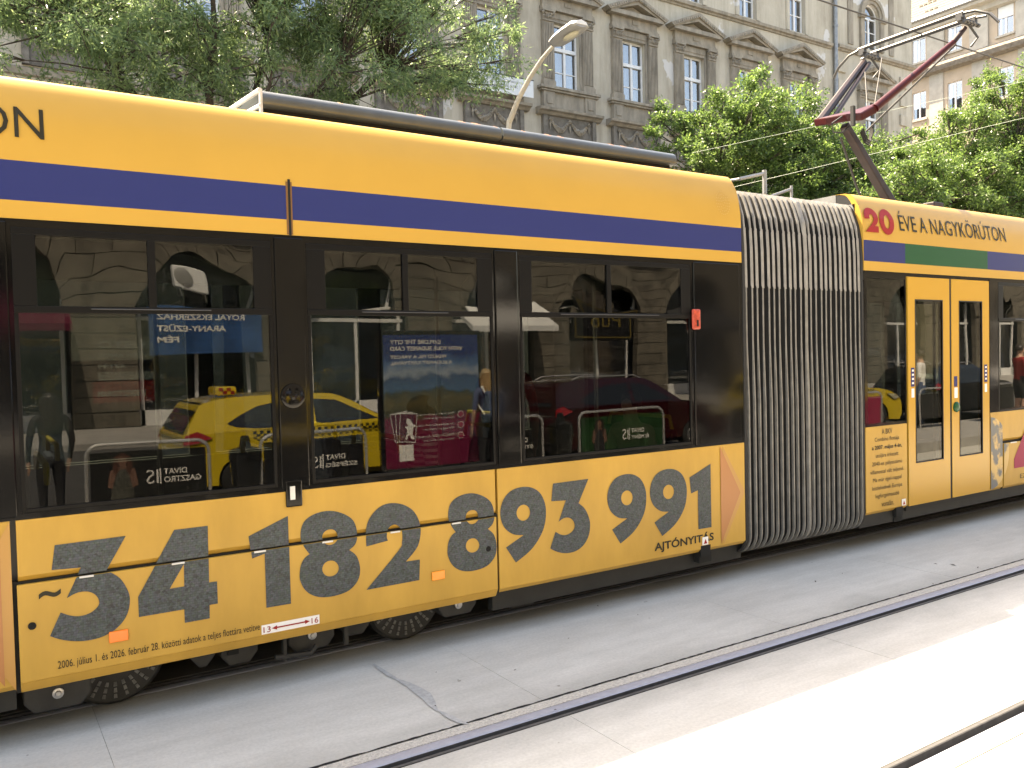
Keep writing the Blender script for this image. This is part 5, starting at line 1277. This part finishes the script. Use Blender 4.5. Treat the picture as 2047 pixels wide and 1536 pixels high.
# barriers along the platform, with advertisement boards
PZ = .18
def barrier(x0, x1, word, bg, label):
    y = -.72; t = empty('pedestrian_barrier', ((x0+x1)/2, y, PZ), label, 'barrier', 'barriers along the tram platform')
    r = .14; pts = [(x0, y, PZ), (x0, y, 1.04-r)]
    for k in range(1, 6): a = R(90)*k/6; pts.append((x0+r-r*math.cos(a), y, 1.04-r+r*math.sin(a)))
    pts.append((x0+r, y, 1.04)); pts2 = [(x1-(p[0]-x0), y, p[2]) for p in pts][::-1]
    mb = MB(); mb.tube(pts+pts2, .021, 8); fr = mb.build('barrier_frame', M['chrome'], t, smooth=True)
    mb = MB(); mb.box(x0+.04, x1-.04, y-.012, y+.012, .40, .95); pn = mb.build('advert_panel', M[bg], t)
    if word:
        w = x1-x0; yy = y+.0135; e = x0+.60*w; ww = .062*len(word)
        back_text('DIVAT', 'advert_print', 'print_white', pn, e+.27, yy, .648, .27, .07, .02); back_text(word, 'advert_print', 'print_white', pn, e+ww, yy, .55, ww, .07, .02)
        mb = MB(); mb.box(e-.045, e-.030, yy-.001, yy, .54, .73); mb.build('advert_print', M['print_white'], pn)
        back_text('IS', 'advert_print', 'print_white', pn, e-.06, yy, .55, .13, .165)
    return pn
def advert_figure(pn, x, y, dress, hair):
    yy = y+.0145
    def poly(pts, m):
        mb = MB(); mb.add([(x-a, yy, b+.06) for a, b in pts], [tuple(range(len(pts)))]); mb.build('advert_figure', M[m], pn)
    poly([(-.12,.31),(.13,.31),(.12,.45),(.09,.55),(.13,.66),(.05,.69),(-.05,.69),(-.13,.66),(-.09,.55),(-.11,.45)], dress)
    yy += .0012; poly([(-.16,.5),(-.10,.47),(-.07,.62),(-.03,.69),(.03,.69),(.07,.62),(.11,.47),(.16,.5),(.13,.68),(.04,.72),(-.04,.72),(-.13,.68)], 'skin_print')
    yy += .0012; poly([(-.075,.62),(-.04,.69),(-.05,.77),(0,.83),(.05,.77),(.04,.69),(.075,.62),(.10,.72),(.085,.83),(.0,.88),(-.085,.83),(-.10,.72)], hair)
    yy += .0012; poly([(.045*math.cos(k*math.pi/6), .775+.06*math.sin(k*math.pi/6)) for k in range(12)], 'skin_print')
p1 = barrier(1.08, 2.42, 'GASZTRO', 'blackad', 'barrier with a black advert reading GASZTRO and a woman in a patterned dress'); advert_figure(p1, 1.45, -.72, 'dress_print', 'hair_print')
# the text sits right of the figure in the mirror
barrier(3.04, 4.46, 'SZÉPSÉG', 'blackad', 'barrier with a black advert reading SZÉPSÉG before the taxi')
barrier(5.95, 7.36, 'STÍLUS', 'blackad', 'barrier with a black advert reading STÍLUS beside the poster stand')
p4 = barrier(8.05, 9.85, 'ÉLMÉNY', 'greenad', 'barrier with a green advert reading ÉLMÉNY and a woman in black'); advert_figure(p4, 8.45, -.72, 'cloth_black', 'hair_dark')
barrier(11.4, 12.8, None, 'blackad', 'blank black barrier between the ÉLMÉNY advert and the pink board'); barrier(14.6, 16.0, None, 'print_pink', 'barrier with a pink board'); barrier(17.4, 18.8, None, 'blackad', 'blank black barrier beside the second yellow taxi'); barrier(20.0, 21.4, None, 'blackad', 'blank black barrier by the two standing people'); barrier(-1.4, .0, None, 'blackad', 'blank black barrier nearest the camera')
for x in (2.86, 7.72):
    t = empty('covered_bin', (x, -.75, PZ), 'bin wrapped in black plastic beside the GASZTRO advert' if x < 5 else 'bin wrapped in black plastic beside the ÉLMÉNY advert', 'bin')
    mb = MB(); mb.lathe((x, -.75, PZ), (0,0,1), [(.16,0),(.17,.35),(.20,.62),(.19,.70),(.07,.74),(.05,.86),(.03,.87)], 12); mb.build('plastic_bag', mat('black_plastic', (.012,.012,.012), .22, bump=.6, bscale=9), t, smooth=True)

# poster stand with the city card advert
ps = empty('poster_stand', (5.5, -.62, PZ), 'lit poster stand advertising a city card in blue and magenta', 'poster stand')
px0, px1, y = 4.70, 6.18, -.62
mb = MB(); mb.box(px0-.06, px1+.06, y-.09, y-.012, .40, 2.34); mb.box(px0+.2, px0+.3, y-.08, y-.02, PZ, .40); mb.box(px1-.3, px1-.2, y-.08, y-.02, PZ, .40); mb.build('stand_frame', M['carblack'], ps, bevel=.01)
def poster_mat():
    m, nt, b = node_mat('city_poster')
    N = nt.nodes.new; tc = N('ShaderNodeTexCoord'); sp = N('ShaderNodeSeparateXYZ'); nt.links.new(tc.outputs['Object'], sp.inputs[0])
    n = N('ShaderNodeTexNoise'); n.inputs['Scale'].default_value = 5; n.inputs['Detail'].default_value = 7; nt.links.new(tc.outputs['Object'], n.inputs['Vector'])
    ma = N('ShaderNodeMath'); ma.operation = 'MULTIPLY_ADD'; ma.inputs[1].default_value = .35; nt.links.new(n.outputs[0], ma.inputs[0]); nt.links.new(sp.outputs['Z'], ma.inputs[2])
    mr = N('ShaderNodeMapRange'); mr.inputs[1].default_value = .6; mr.inputs[2].default_value = 2.5; nt.links.new(ma.outputs[0], mr.inputs[0])
    r = N('ShaderNodeValToRGB'); e = r.color_ramp.elements; nt.links.new(mr.outputs[0], r.inputs[0])
    e[0].position = .38; e[0].color = (.16,.010,.045,1); e[1].position = 1; e[1].color = (.022,.04,.17,1)
    for p, c in ((.40,(.05,.05,.03)),(.50,(.12,.10,.05)),(.55,(.06,.07,.06)),(.58,(.07,.15,.28)),(.66,(.06,.11,.22)),(.70,(.30,.36,.44)),(.76,(.08,.16,.33)),(.84,(.022,.04,.17))):
        k = e.new(p); k.color = (*c, 1)
    nt.links.new(r.outputs[0], b.inputs['Base Color']); b.inputs['Roughness'].default_value = .3
    return m
mb = MB(); mb.box(px0, px1, y-.0118, y, .46, 2.28); ad = mb.build('poster', poster_mat(), ps)
for s, z, w in (('EXPLORE THE CITY', 2.15, .78), ('WITH YOUR BUDAPEST CARD', 2.06, 1.12), ('FEDEZD FEL A VÁROST', 1.95, .86), ('A BUDAPEST KÁRTYÁVAL', 1.865, .95)): back_text(s, 'poster_print', 'print_white', ad, px0+.10+w, y+.002, z, w, .06, .02)
for z, s1, s2 in ((1.15,'Free public transportation','Ingyenes tömegközlekedés'),(1.0,'30+ admission-free entry tickets','30+ ingyenes belépés'),(.85,'Plenty of other discounts','Számos egyéb kedvezmény')):
    back_text(s1, 'poster_print', 'print_white', ad, px0+1.05, y+.002, z, .58, .038); back_text(s2, 'poster_print', 'board', ad, px0+1.05, y+.002, z-.055, .48, .036)
    mb = MB(); mb.lathe((px0+1.16, y+.001, z), (0,1,0), [(.05,0),(.05,.001)], 16); mb.build('poster_icon', M['print_white'], ad); mb = MB(); mb.lathe((px0+1.16, y+.0025, z), (0,1,0), [(.042,0),(.042,.001)], 16); mb.build('poster_icon', M['print_pink'], ad)
for k in range(3):
    cx_, cz_ = px0+.24+.05*k, 1.03-.01*k; a = .16-.12*k
    def rp(dx, dz): return (cx_+dx*math.cos(a)-dz*math.sin(a), cz_+dx*math.sin(a)+dz*math.cos(a))
    for s_, yy, mm in ((1.0, .002+.003*k, 'print_white'), (.93, .0035+.003*k, 'print_pink')):
        mb = MB(); mb.add([(rp(q*.13*s_, w_*.2*s_)[0], y+yy, rp(q*.13*s_, w_*.2*s_)[1]) for q, w_ in ((-1,-1),(1,-1),(1,1),(-1,1))], [(0,1,2,3)]); mb.build('poster_card', M['carblack' if mm == 'none' else ('poster_red' if mm == 'print_pink' else 'board')], ad)
mb = MB(); mb.add([(px0+.36+a_, y+.013, .90+b_) for a_, b_ in ((-.07,-.05),(-.02,-.05),(-.03,0),(.01,0),(.03,-.05),(.08,-.05),(.05,.02),(.06,.10),(.10,.13),(.05,.16),(.02,.22),(-.03,.24),(-.05,.19),(-.02,.14),(-.07,.12),(-.03,.09),(-.04,.03))], [tuple(range(17))]); mb.build('poster_lion', M['print_white'], ad)
mb = MB(); mb.box(px0+.20, px0+.42, y+.0005, y+.002, .55, .78); mb.build('poster_label', M['print_white'], ad)

# cars ------------------------------------------------------------------
def car(name, label, cat, x0, y0, paint, taxi=False, wagon=False, group=None):
    """nose towards +x; y0 = side towards the tram"""
    t = empty(name, (x0+2.1, y0-.9, 0), label, cat, group); w = .90
    low = [(0.02,.34),(-.02,.55),(.02,.80),(.06,.98),(.5,1.0),(3.05,1.0),(3.65,.96),(4.12,.80),(4.30,.60),(4.30,.36)]
    roof = [(.06,.98),(.20,1.22),(.36,1.40),(1.0,1.47),(1.9,1.475),(2.35,1.42),(3.12,1.0)] if not wagon else [(.06,.98),(.12,1.2),(.30,1.43),(1.0,1.50),(2.0,1.50),(2.45,1.43),(3.15,1.0)]
    def dense(q):
        o = [q[0]]
        for i in range(len(q)-1):
            P0, P1, P2, P3 = [Vector(q[max(0, min(len(q)-1, i+j))]) for j in (-1, 0, 1, 2)]
            for t in (.25, .5, .75, 1): o.append(tuple(.5*((2*P1)+(P2-P0)*t+(2*P0-5*P1+4*P2-P3)*t*t+(3*P1-P0-3*P2+P3)*t**3)))
        return o
    low, roof = dense(low), dense(roof)
    def wid(z): return w - max(0, z-.85)*.40
    arch = []
    for cx_ in (3.42, .82):
        arch += [(cx_+.36*math.cos(math.pi*k/10), .30+.36*math.sin(math.pi*k/10)) for k in range(11)]
    bottom = [(4.2,.22)] + [(3.78,.24)] + arch[:11] + arch[11:] + [(.46,.24),(.12,.24)]
    loop = low + bottom
    mb = MB()
    for s in (-1, 1):
        yy = lambda z: -.9 + s*wid(z); vs = [(a, yy(b), b) for a, b in loop]; mb.add(vs, [tuple(range(len(vs)))])
        vs = [(a, yy(b), b) for a, b in roof]; mb.add(vs, [tuple(range(len(vs)))])
    for prof in (low, roof):
        for (a, b), (c, d) in zip(prof, prof[1:]): mb.quad((a, -.9-wid(b), b), (a, -.9+wid(b), b), (c, -.9+wid(d), d), (c, -.9-wid(d), d))
    mb.box(.05, 4.25, -1.7, -.1, .22, .30)
    for v in range(len(mb.v)): mb.v[v] = (mb.v[v][0]+x0, mb.v[v][1]+y0, mb.v[v][2])
    b = mb.build('body', paint, t, smooth=True)
    def side(pts, m, nm, off=.006, par=b):
        for s in (-1, 1):
            q = MB(); q.prism([(x0+a, y0-.9+s*(wid(c)+off), c) for a, c in pts], (0, -s*.02, 0)); q.build(nm, m, par)
    side([(.62,1.10),(.80,1.20),(1.05,1.315),(1.4,1.385),(1.85,1.405),(1.85,1.02),(1.0,1.02),(.74,1.05)], M['cargl'], 'side_window'); side([(1.92,1.04),(1.92,1.40),(2.25,1.37),(2.92,1.05)], M['cargl'], 'side_window')
    q = MB(); q.quad((x0+2.38, y0-1.52, 1.415), (x0+2.38, y0-.28, 1.415), (x0+3.08, y0-.12, 1.03), (x0+3.08, y0-1.68, 1.03))
    for v in range(4): q.v[v] = (q.v[v][0]+.01, q.v[v][1], q.v[v][2]+.01)
    q.build('windscreen', M['cargl'], b, fix=False)
    q = MB(); q.quad((x0+.20-.02, y0-1.58, 1.23), (x0+.20-.02, y0-.22, 1.23), (x0+.35-.02, y0-.28, 1.40), (x0+.35-.02, y0-1.52, 1.40)); q.quad((x0+.06-.02, y0-1.6, 1.02), (x0+.06-.02, y0-.2, 1.02), (x0+.19-.02, y0-.22, 1.22), (x0+.19-.02, y0-1.58, 1.22)); q.build('rear_window', M['cargl'], b, fix=False)
    side([(.0,.84),(.05,.97),(.22,1.02),(.40,.92),(.2,.86)], M['taillight'], 'tail_light', .012); side([(4.0,.70),(3.72,.86),(4.02,.84),(4.2,.74)], M['lampglass'], 'headlight', .012)
    for s, cx_ in ((1,.82),(1,3.42),(-1,.82),(-1,3.42)):
        q = MB(); c = (x0+cx_, y0-.9+s*(w-.20), .31); q.lathe(c, (0,s,0), [(.30,0),(.315,.03),(.315,.17),(.29,.19),(.21,.19)], 24); wh = q.build('wheel', M['tyre'], t, smooth=True)
        q = MB(); q.lathe((c[0], c[1]+s*.186, c[2]), (0,s,0), [(.205,0),(.20,.008),(.17,.006)], 24)
        for k in range(5): a = 2*math.pi*k/5; q.prism([(c[0]+.04*math.cos(a+1.57), c[1]+s*.195, c[2]+.04*math.sin(a+1.57)), (c[0]+.19*math.cos(a+.12), c[1]+s*.195, c[2]+.19*math.sin(a+.12)), (c[0]+.19*math.cos(a-.12), c[1]+s*.195, c[2]+.19*math.sin(a-.12)), (c[0]+.04*math.cos(a-1.57), c[1]+s*.195, c[2]+.04*math.sin(a-1.57))], (0, s*.012, 0))
        q.build('rim', M['rim'], wh)
    if taxi:
        q = MB()
        for k in range(48):
            for r in range(2):
                if (k+r) % 2: q.box(x0+.95+.048*k, x0+.95+.048*(k+1), y0+.004, y0+.009, .90+.042*r, .90+.042*(r+1))
        q.build('checker_stripe', M['carblack'], b)
        q = MB(); q.box(x0+.62, x0+.92, y0-1.15, y0-.65, 1.47, 1.60); sg = q.build('roof_sign', paint, t, bevel=.04)
        q = MB()
        for k in range(4):
            for r in range(2):
                if (k+r) % 2: q.box(x0+.66+.055*k, x0+.66+.055*(k+1), y0-.6495, y0-.645, 1.49+.045*r, 1.49+.045*(r+1))
        q.build('sign_checker', M['taillight'], sg)
    else:
        for s in (-1, 1):
            q = MB(); q.tube([(x0+.6, y0-.9+s*.60, 1.49), (x0+.75, y0-.9+s*.60, 1.545), (x0+2.1, y0-.9+s*.60, 1.545), (x0+2.3, y0-.9+s*.60, 1.47)], .014, 6); q.build('roof_rail', M['chrome'], b)
car('taxi', 'yellow taxi with black checker stripe and roof sign behind the SZÉPSÉG advert', 'taxi', 2.42, -2.20, M['taxi'], taxi=True)
car('parked_car', 'dark red estate car with silver roof rails behind the ÉLMÉNY barrier', 'car', 8.75, -2.3, M['darkred'], wagon=True)
car('taxi', 'second yellow taxi by the pink barrier', 'taxi', 14.9, -2.3, M['taxi'], taxi=True)
car('parked_car', 'black car with red tail lights ahead of the second taxi', 'car', 20.9, -2.4, M['carblack'])

# people ------------------------------------------------------------------
def person(label, loc, rz, top, legs, hair, long_hair=False, seated=False, h=1.72, arm='down', bag=None, shorts=False, scale_w=1.0, sleeves=False):
    s = h/1.75; W_ = scale_w
    J = {}
    hipz = .93 if not seated else .47
    J['pel'] = (0,0,hipz); J['waist'] = (0,.01,hipz+.17); J['chest'] = (0,.015,hipz+.36); J['neckb'] = (0,0,hipz+.53); J['neck'] = (0,.01,hipz+.60); J['head'] = (0,.025,hipz+.70); J['crown'] = (0,.02,hipz+.77)
    B = [('pel','waist',0),('waist','chest',0),('chest','neckb',0),('neckb','neck',2),('neck','head',2),('head','crown',2)]
    RAD = {'pel':.145*W_,'waist':.125*W_,'chest':.15*W_,'neckb':.075,'neck':.052,'head':.095,'crown':.07}
    J['nose'] = (0,.125,hipz+.675); RAD['nose'] = .014; J['face'] = (0,.08,hipz+.67); RAD['face'] = .06; B += [('head','face',2),('face','nose',2)]
    for sgn, n in ((-1,'l'),(1,'r')):
        J['sh'+n] = (sgn*.18*W_,0,hipz+.50); RAD['sh'+n] = .062*W_
        if arm == 'down' or (arm == 'one' and n == 'l'): J['el'+n] = (sgn*.245,-.02,hipz+.20); J['wr'+n] = (sgn*.235,.07,hipz-.04); J['pa'+n] = (sgn*.225,.10,hipz-.12); fd = Vector((0,.25,-1)).normalized()
        elif arm == 'lap': J['el'+n] = (sgn*.24,.02,hipz+.22); J['wr'+n] = (sgn*.12,.24,hipz+.16); J['pa'+n] = (sgn*.07,.31,hipz+.15); fd = Vector((-sgn*.5,.8,-.2)).normalized()
        else: J['el'+n] = (sgn*.22,.14,hipz+.24); J['wr'+n] = (sgn*.10,.22,hipz+.48); J['pa'+n] = (sgn*.08,.22,hipz+.56); fd = Vector((0,.1,1)).normalized()
        RAD['el'+n] = .042; RAD['wr'+n] = .028; RAD['pa'+n] = .034
        B += [('chest','sh'+n,0),('sh'+n,'el'+n,0),('el'+n,'wr'+n,0 if sleeves else 2),('wr'+n,'pa'+n,2)]
        p = Vector(J['pa'+n]); sd = fd.cross(Vector((1,0,0))).normalized() if arm != 'lap' else Vector((0,0,1))
        for k, (o, l) in enumerate(((-.028,.065),(-.010,.078),(.010,.074),(.028,.058))):
            q = 'f%s%d' % (n,k); J[q+'a'] = tuple(p+sd*o+fd*.035); J[q+'b'] = tuple(p+sd*o+fd*(.035+l)+Vector((0,.012,0))); RAD[q+'a'] = .0095; RAD[q+'b'] = .007; B += [('pa'+n,q+'a',2),(q+'a',q+'b',2)]
        q = 't'+n; J[q+'a'] = tuple(Vector(J['wr'+n]).lerp(p,.6)+sd*(-.035)); J[q+'b'] = tuple(Vector(J['wr'+n]).lerp(p,.6)+sd*(-.055)+fd*.045); RAD[q+'a'] = .011; RAD[q+'b'] = .008; B += [('pa'+n,q+'a',2),(q+'a',q+'b',2)]
        J['hp'+n] = (sgn*.09*W_,0,hipz-.04); RAD['hp'+n] = .10*W_
        if seated: J['kn'+n] = (sgn*.11,.44,.50); J['an'+n] = (sgn*.11,.44,.09); J['to'+n] = (sgn*.11,.60,.035)
        else: J['kn'+n] = (sgn*.10,.02,.50); J['an'+n] = (sgn*.10,-.02,.08); J['to'+n] = (sgn*.115,.14,.035)
        RAD['kn'+n] = .06; RAD['an'+n] = .042; RAD['to'+n] = .035
        B += [('pel','hp'+n,1),('hp'+n,'kn'+n,1),('kn'+n,'an'+n,2 if shorts else 1),('an'+n,'to'+n,3)]
    names = list(J); idx = {k: i for i, k in enumerate(names)}
    me = bpy.data.meshes.new('body'); me.from_pydata([J[k] for k in names], [(idx[a], idx[b]) for a, b, _ in B], [])
    o = bpy.data.objects.new('body', me); COL.objects.link(o)
    sk = o.modifiers.new('s', 'SKIN'); su = o.modifiers.new('u', 'SUBSURF'); su.levels = 1
    for i, k in enumerate(names):
        me.skin_vertices[0].data[i].radius = (RAD[k], RAD[k]*(.72 if k in ('chest','waist','pel') else 1))
    me.skin_vertices[0].data[idx['pel']].use_root = True
    dg = bpy.context.evaluated_depsgraph_get(); m2 = bpy.data.meshes.new_from_object(o.evaluated_get(dg)); bpy.data.objects.remove(o)
    for m in (top, legs, 'skin', 'cloth_black'): m2.materials.append(M[m])
    seg = [(Vector(J[a]), Vector(J[b]), z) for a, b, z in B]
    for f in m2.polygons:
        c = f.center; best = min(seg, key=lambda q: (c - (q[0] + (q[1]-q[0])*max(0, min(1, (c-q[0]).dot(q[1]-q[0])/((q[1]-q[0]).length_squared+1e-9))))).length)
        f.material_index = best[2]
    m2.shade_smooth()
    t = empty_local('person', label, 'person'); body = bpy.data.objects.new('body', m2); COL.objects.link(body); body.parent = t
    # hair: a shaped cap, with locks down the back when long
    hb = MB(); c = Vector(J['head']); 
    rows = 7; cols = 14
    for i in range(rows):
        th = math.pi*.62*i/(rows-1)
        for k in range(cols):
            a = 2*math.pi*k/cols; front = math.sin(a) > .25 and th > math.pi*.30
            r = .112 if not front else .06; hb.v.append((c.x+.098*math.sin(th)*math.cos(a), c.y-.012+(.112 if not front else .05)*math.sin(th)*math.sin(a), c.z+.012+.105*math.cos(th)))
    for i in range(rows-1):
        for k in range(cols): hb.f.append([i*cols+k, i*cols+(k+1) % cols, (i+1)*cols+(k+1) % cols, (i+1)*cols+k]); hb.m.append(0)
    if long_hair:
        for k in range(11):
            a = math.pi*(1.02+.96*k/10); x, y = c.x+.088*math.cos(a), c.y-.01+.10*math.sin(a); hb.tube([(x,y,c.z+.05),(x*1.06,y-.015,c.z-.12),(x*1.02,y-.03,c.z-.26),(x*.95,y-.02,c.z-.36-.03*random.random())], [.03,.03,.026,.008], 6)
    ho = hb.build('hair', M[hair], t, smooth=True, fix=False); ho.parent = t; ho.matrix_parent_inverse = Matrix()
    if bag:
        q = MB(); z = hipz+.30; q.box(-.14,.14,-.27,-.12,z-.22,z+.18); bo = q.build('backpack', M[bag], t, bevel=.04); bo.matrix_parent_inverse = Matrix()
        q = MB()
        for sgn in (-1,1): q.tube([(sgn*.11,-.13,z+.15),(sgn*.12,-.05,z+.24),(sgn*.12,.10,z+.17),(sgn*.13,.13,z+.02),(sgn*.12,-.12,z-.18)], .016, 6)
        so = q.build('strap', M['wframe'], bo); so.matrix_parent_inverse = Matrix()
    t.location = loc; t.rotation_euler = (0,0,rz); t.scale = (s,s,s)
    return t
# on the platform, mirrored in the windows
person('woman with long blond hair and a blue backpack facing the poster stand', (6.05, -.18, PZ), R(180), 'denim', 'cloth_black', 'hair_blond', long_hair=True, h=1.62, bag='denim')
person('man in a red shirt with a raised hand by the far barrier', (21.0, -.4, PZ), R(-60), 'cloth_red', 'cloth_black', 'hair_dark', arm='one', h=1.8, shorts=True)
person('person in a black T-shirt next to the man in the red shirt', (21.7, -.25, PZ), R(20), 'cloth_black', 'cloth_black', 'hair_dark', h=1.7, shorts=True)
person('person in a white shirt beyond the second taxi', (17.9, -1.0, PZ), R(160), 'cloth_white', 'denim', 'hair_dark', h=1.72)
person('person in a long dark coat at the edge of the platform', (.72, -.45, PZ), R(170), 'cloth_black', 'cloth_black', 'hair_dark', h=1.5, sleeves=True, long_hair=True)
# inside the tram
FZ = .365
person('passenger in a black and white striped top sitting by the tram window', (2.62, 5.24, .82-.35), R(-100), 'stripes', 'cloth_black', 'hair_dark', seated=True, arm='lap', scale_w=1.15, h=1.66)
person('woman passenger in a pink top looking out of the tram window', (4.62, 5.32, .82-.42), R(100), 'cloth_pink', 'denim', 'hair_dark', seated=True, arm='lap', h=1.7)
person('passenger with dark hair standing inside the tram by the aisle', (1.95, 5.9, FZ), R(60), 'cloth_black', 'cloth_black', 'hair_dark', h=1.78)
person('passenger in a red jacket standing inside the tram behind a pillar', (3.75, 5.9, FZ), R(-40), 'cloth_red', 'cloth_black', 'hair_dark', h=1.74)
# poster column on the far pavement, read through the tram
pc = empty('concert_poster_board', (2.1, 10.5, 0), 'black and beige concert poster board seen through the tram windows', 'poster board')
y = 10.5; q0, q1 = at(140, 640, y), at(275, 820, y)
mb = MB(); mb.box(q0.x-.05, q1.x+.25, y, y+.08, .5, 2.5); mb.box(q0.x+.1, q0.x+.2, y+.02, y+.07, -.02, .5); mb.box(q1.x, q1.x+.1, y+.02, y+.07, -.02, .5); mb.build('board', M['blackad'], pc)
mb = MB(); mb.box(q0.x, q1.x+.2, y-.006, y-.0005, at(0,725,y).z, at(0,632,y).z); mb.build('poster_sheet', M['creamwall'], pc)
mb = MB(); mb.box(q0.x+.2, q1.x+.2, y-.006, y-.0005, at(0,815,y).z, at(0,770,y).z); mb.build('poster_sheet', M['print_red'], pc)
for s, v, w, h in (('ÖTELES', 697, .62, .10), ('SOHA NEM', 716, .5, .05), ('PÉTER', 737, .3, .05), ('ICESTATION KÓRUS', 752, .6, .05), ('SZOLNOKI SZIMFONIKUS', 761, .7, .05), ('MARGITSZIGETI', 795, .5, .07)):
    lettering(s, 'poster_print', M['print_white'], pc, (at(196, v, y).x, y-.009, at(196, v, y).z), (1,0,0), w, h, bold=.02)
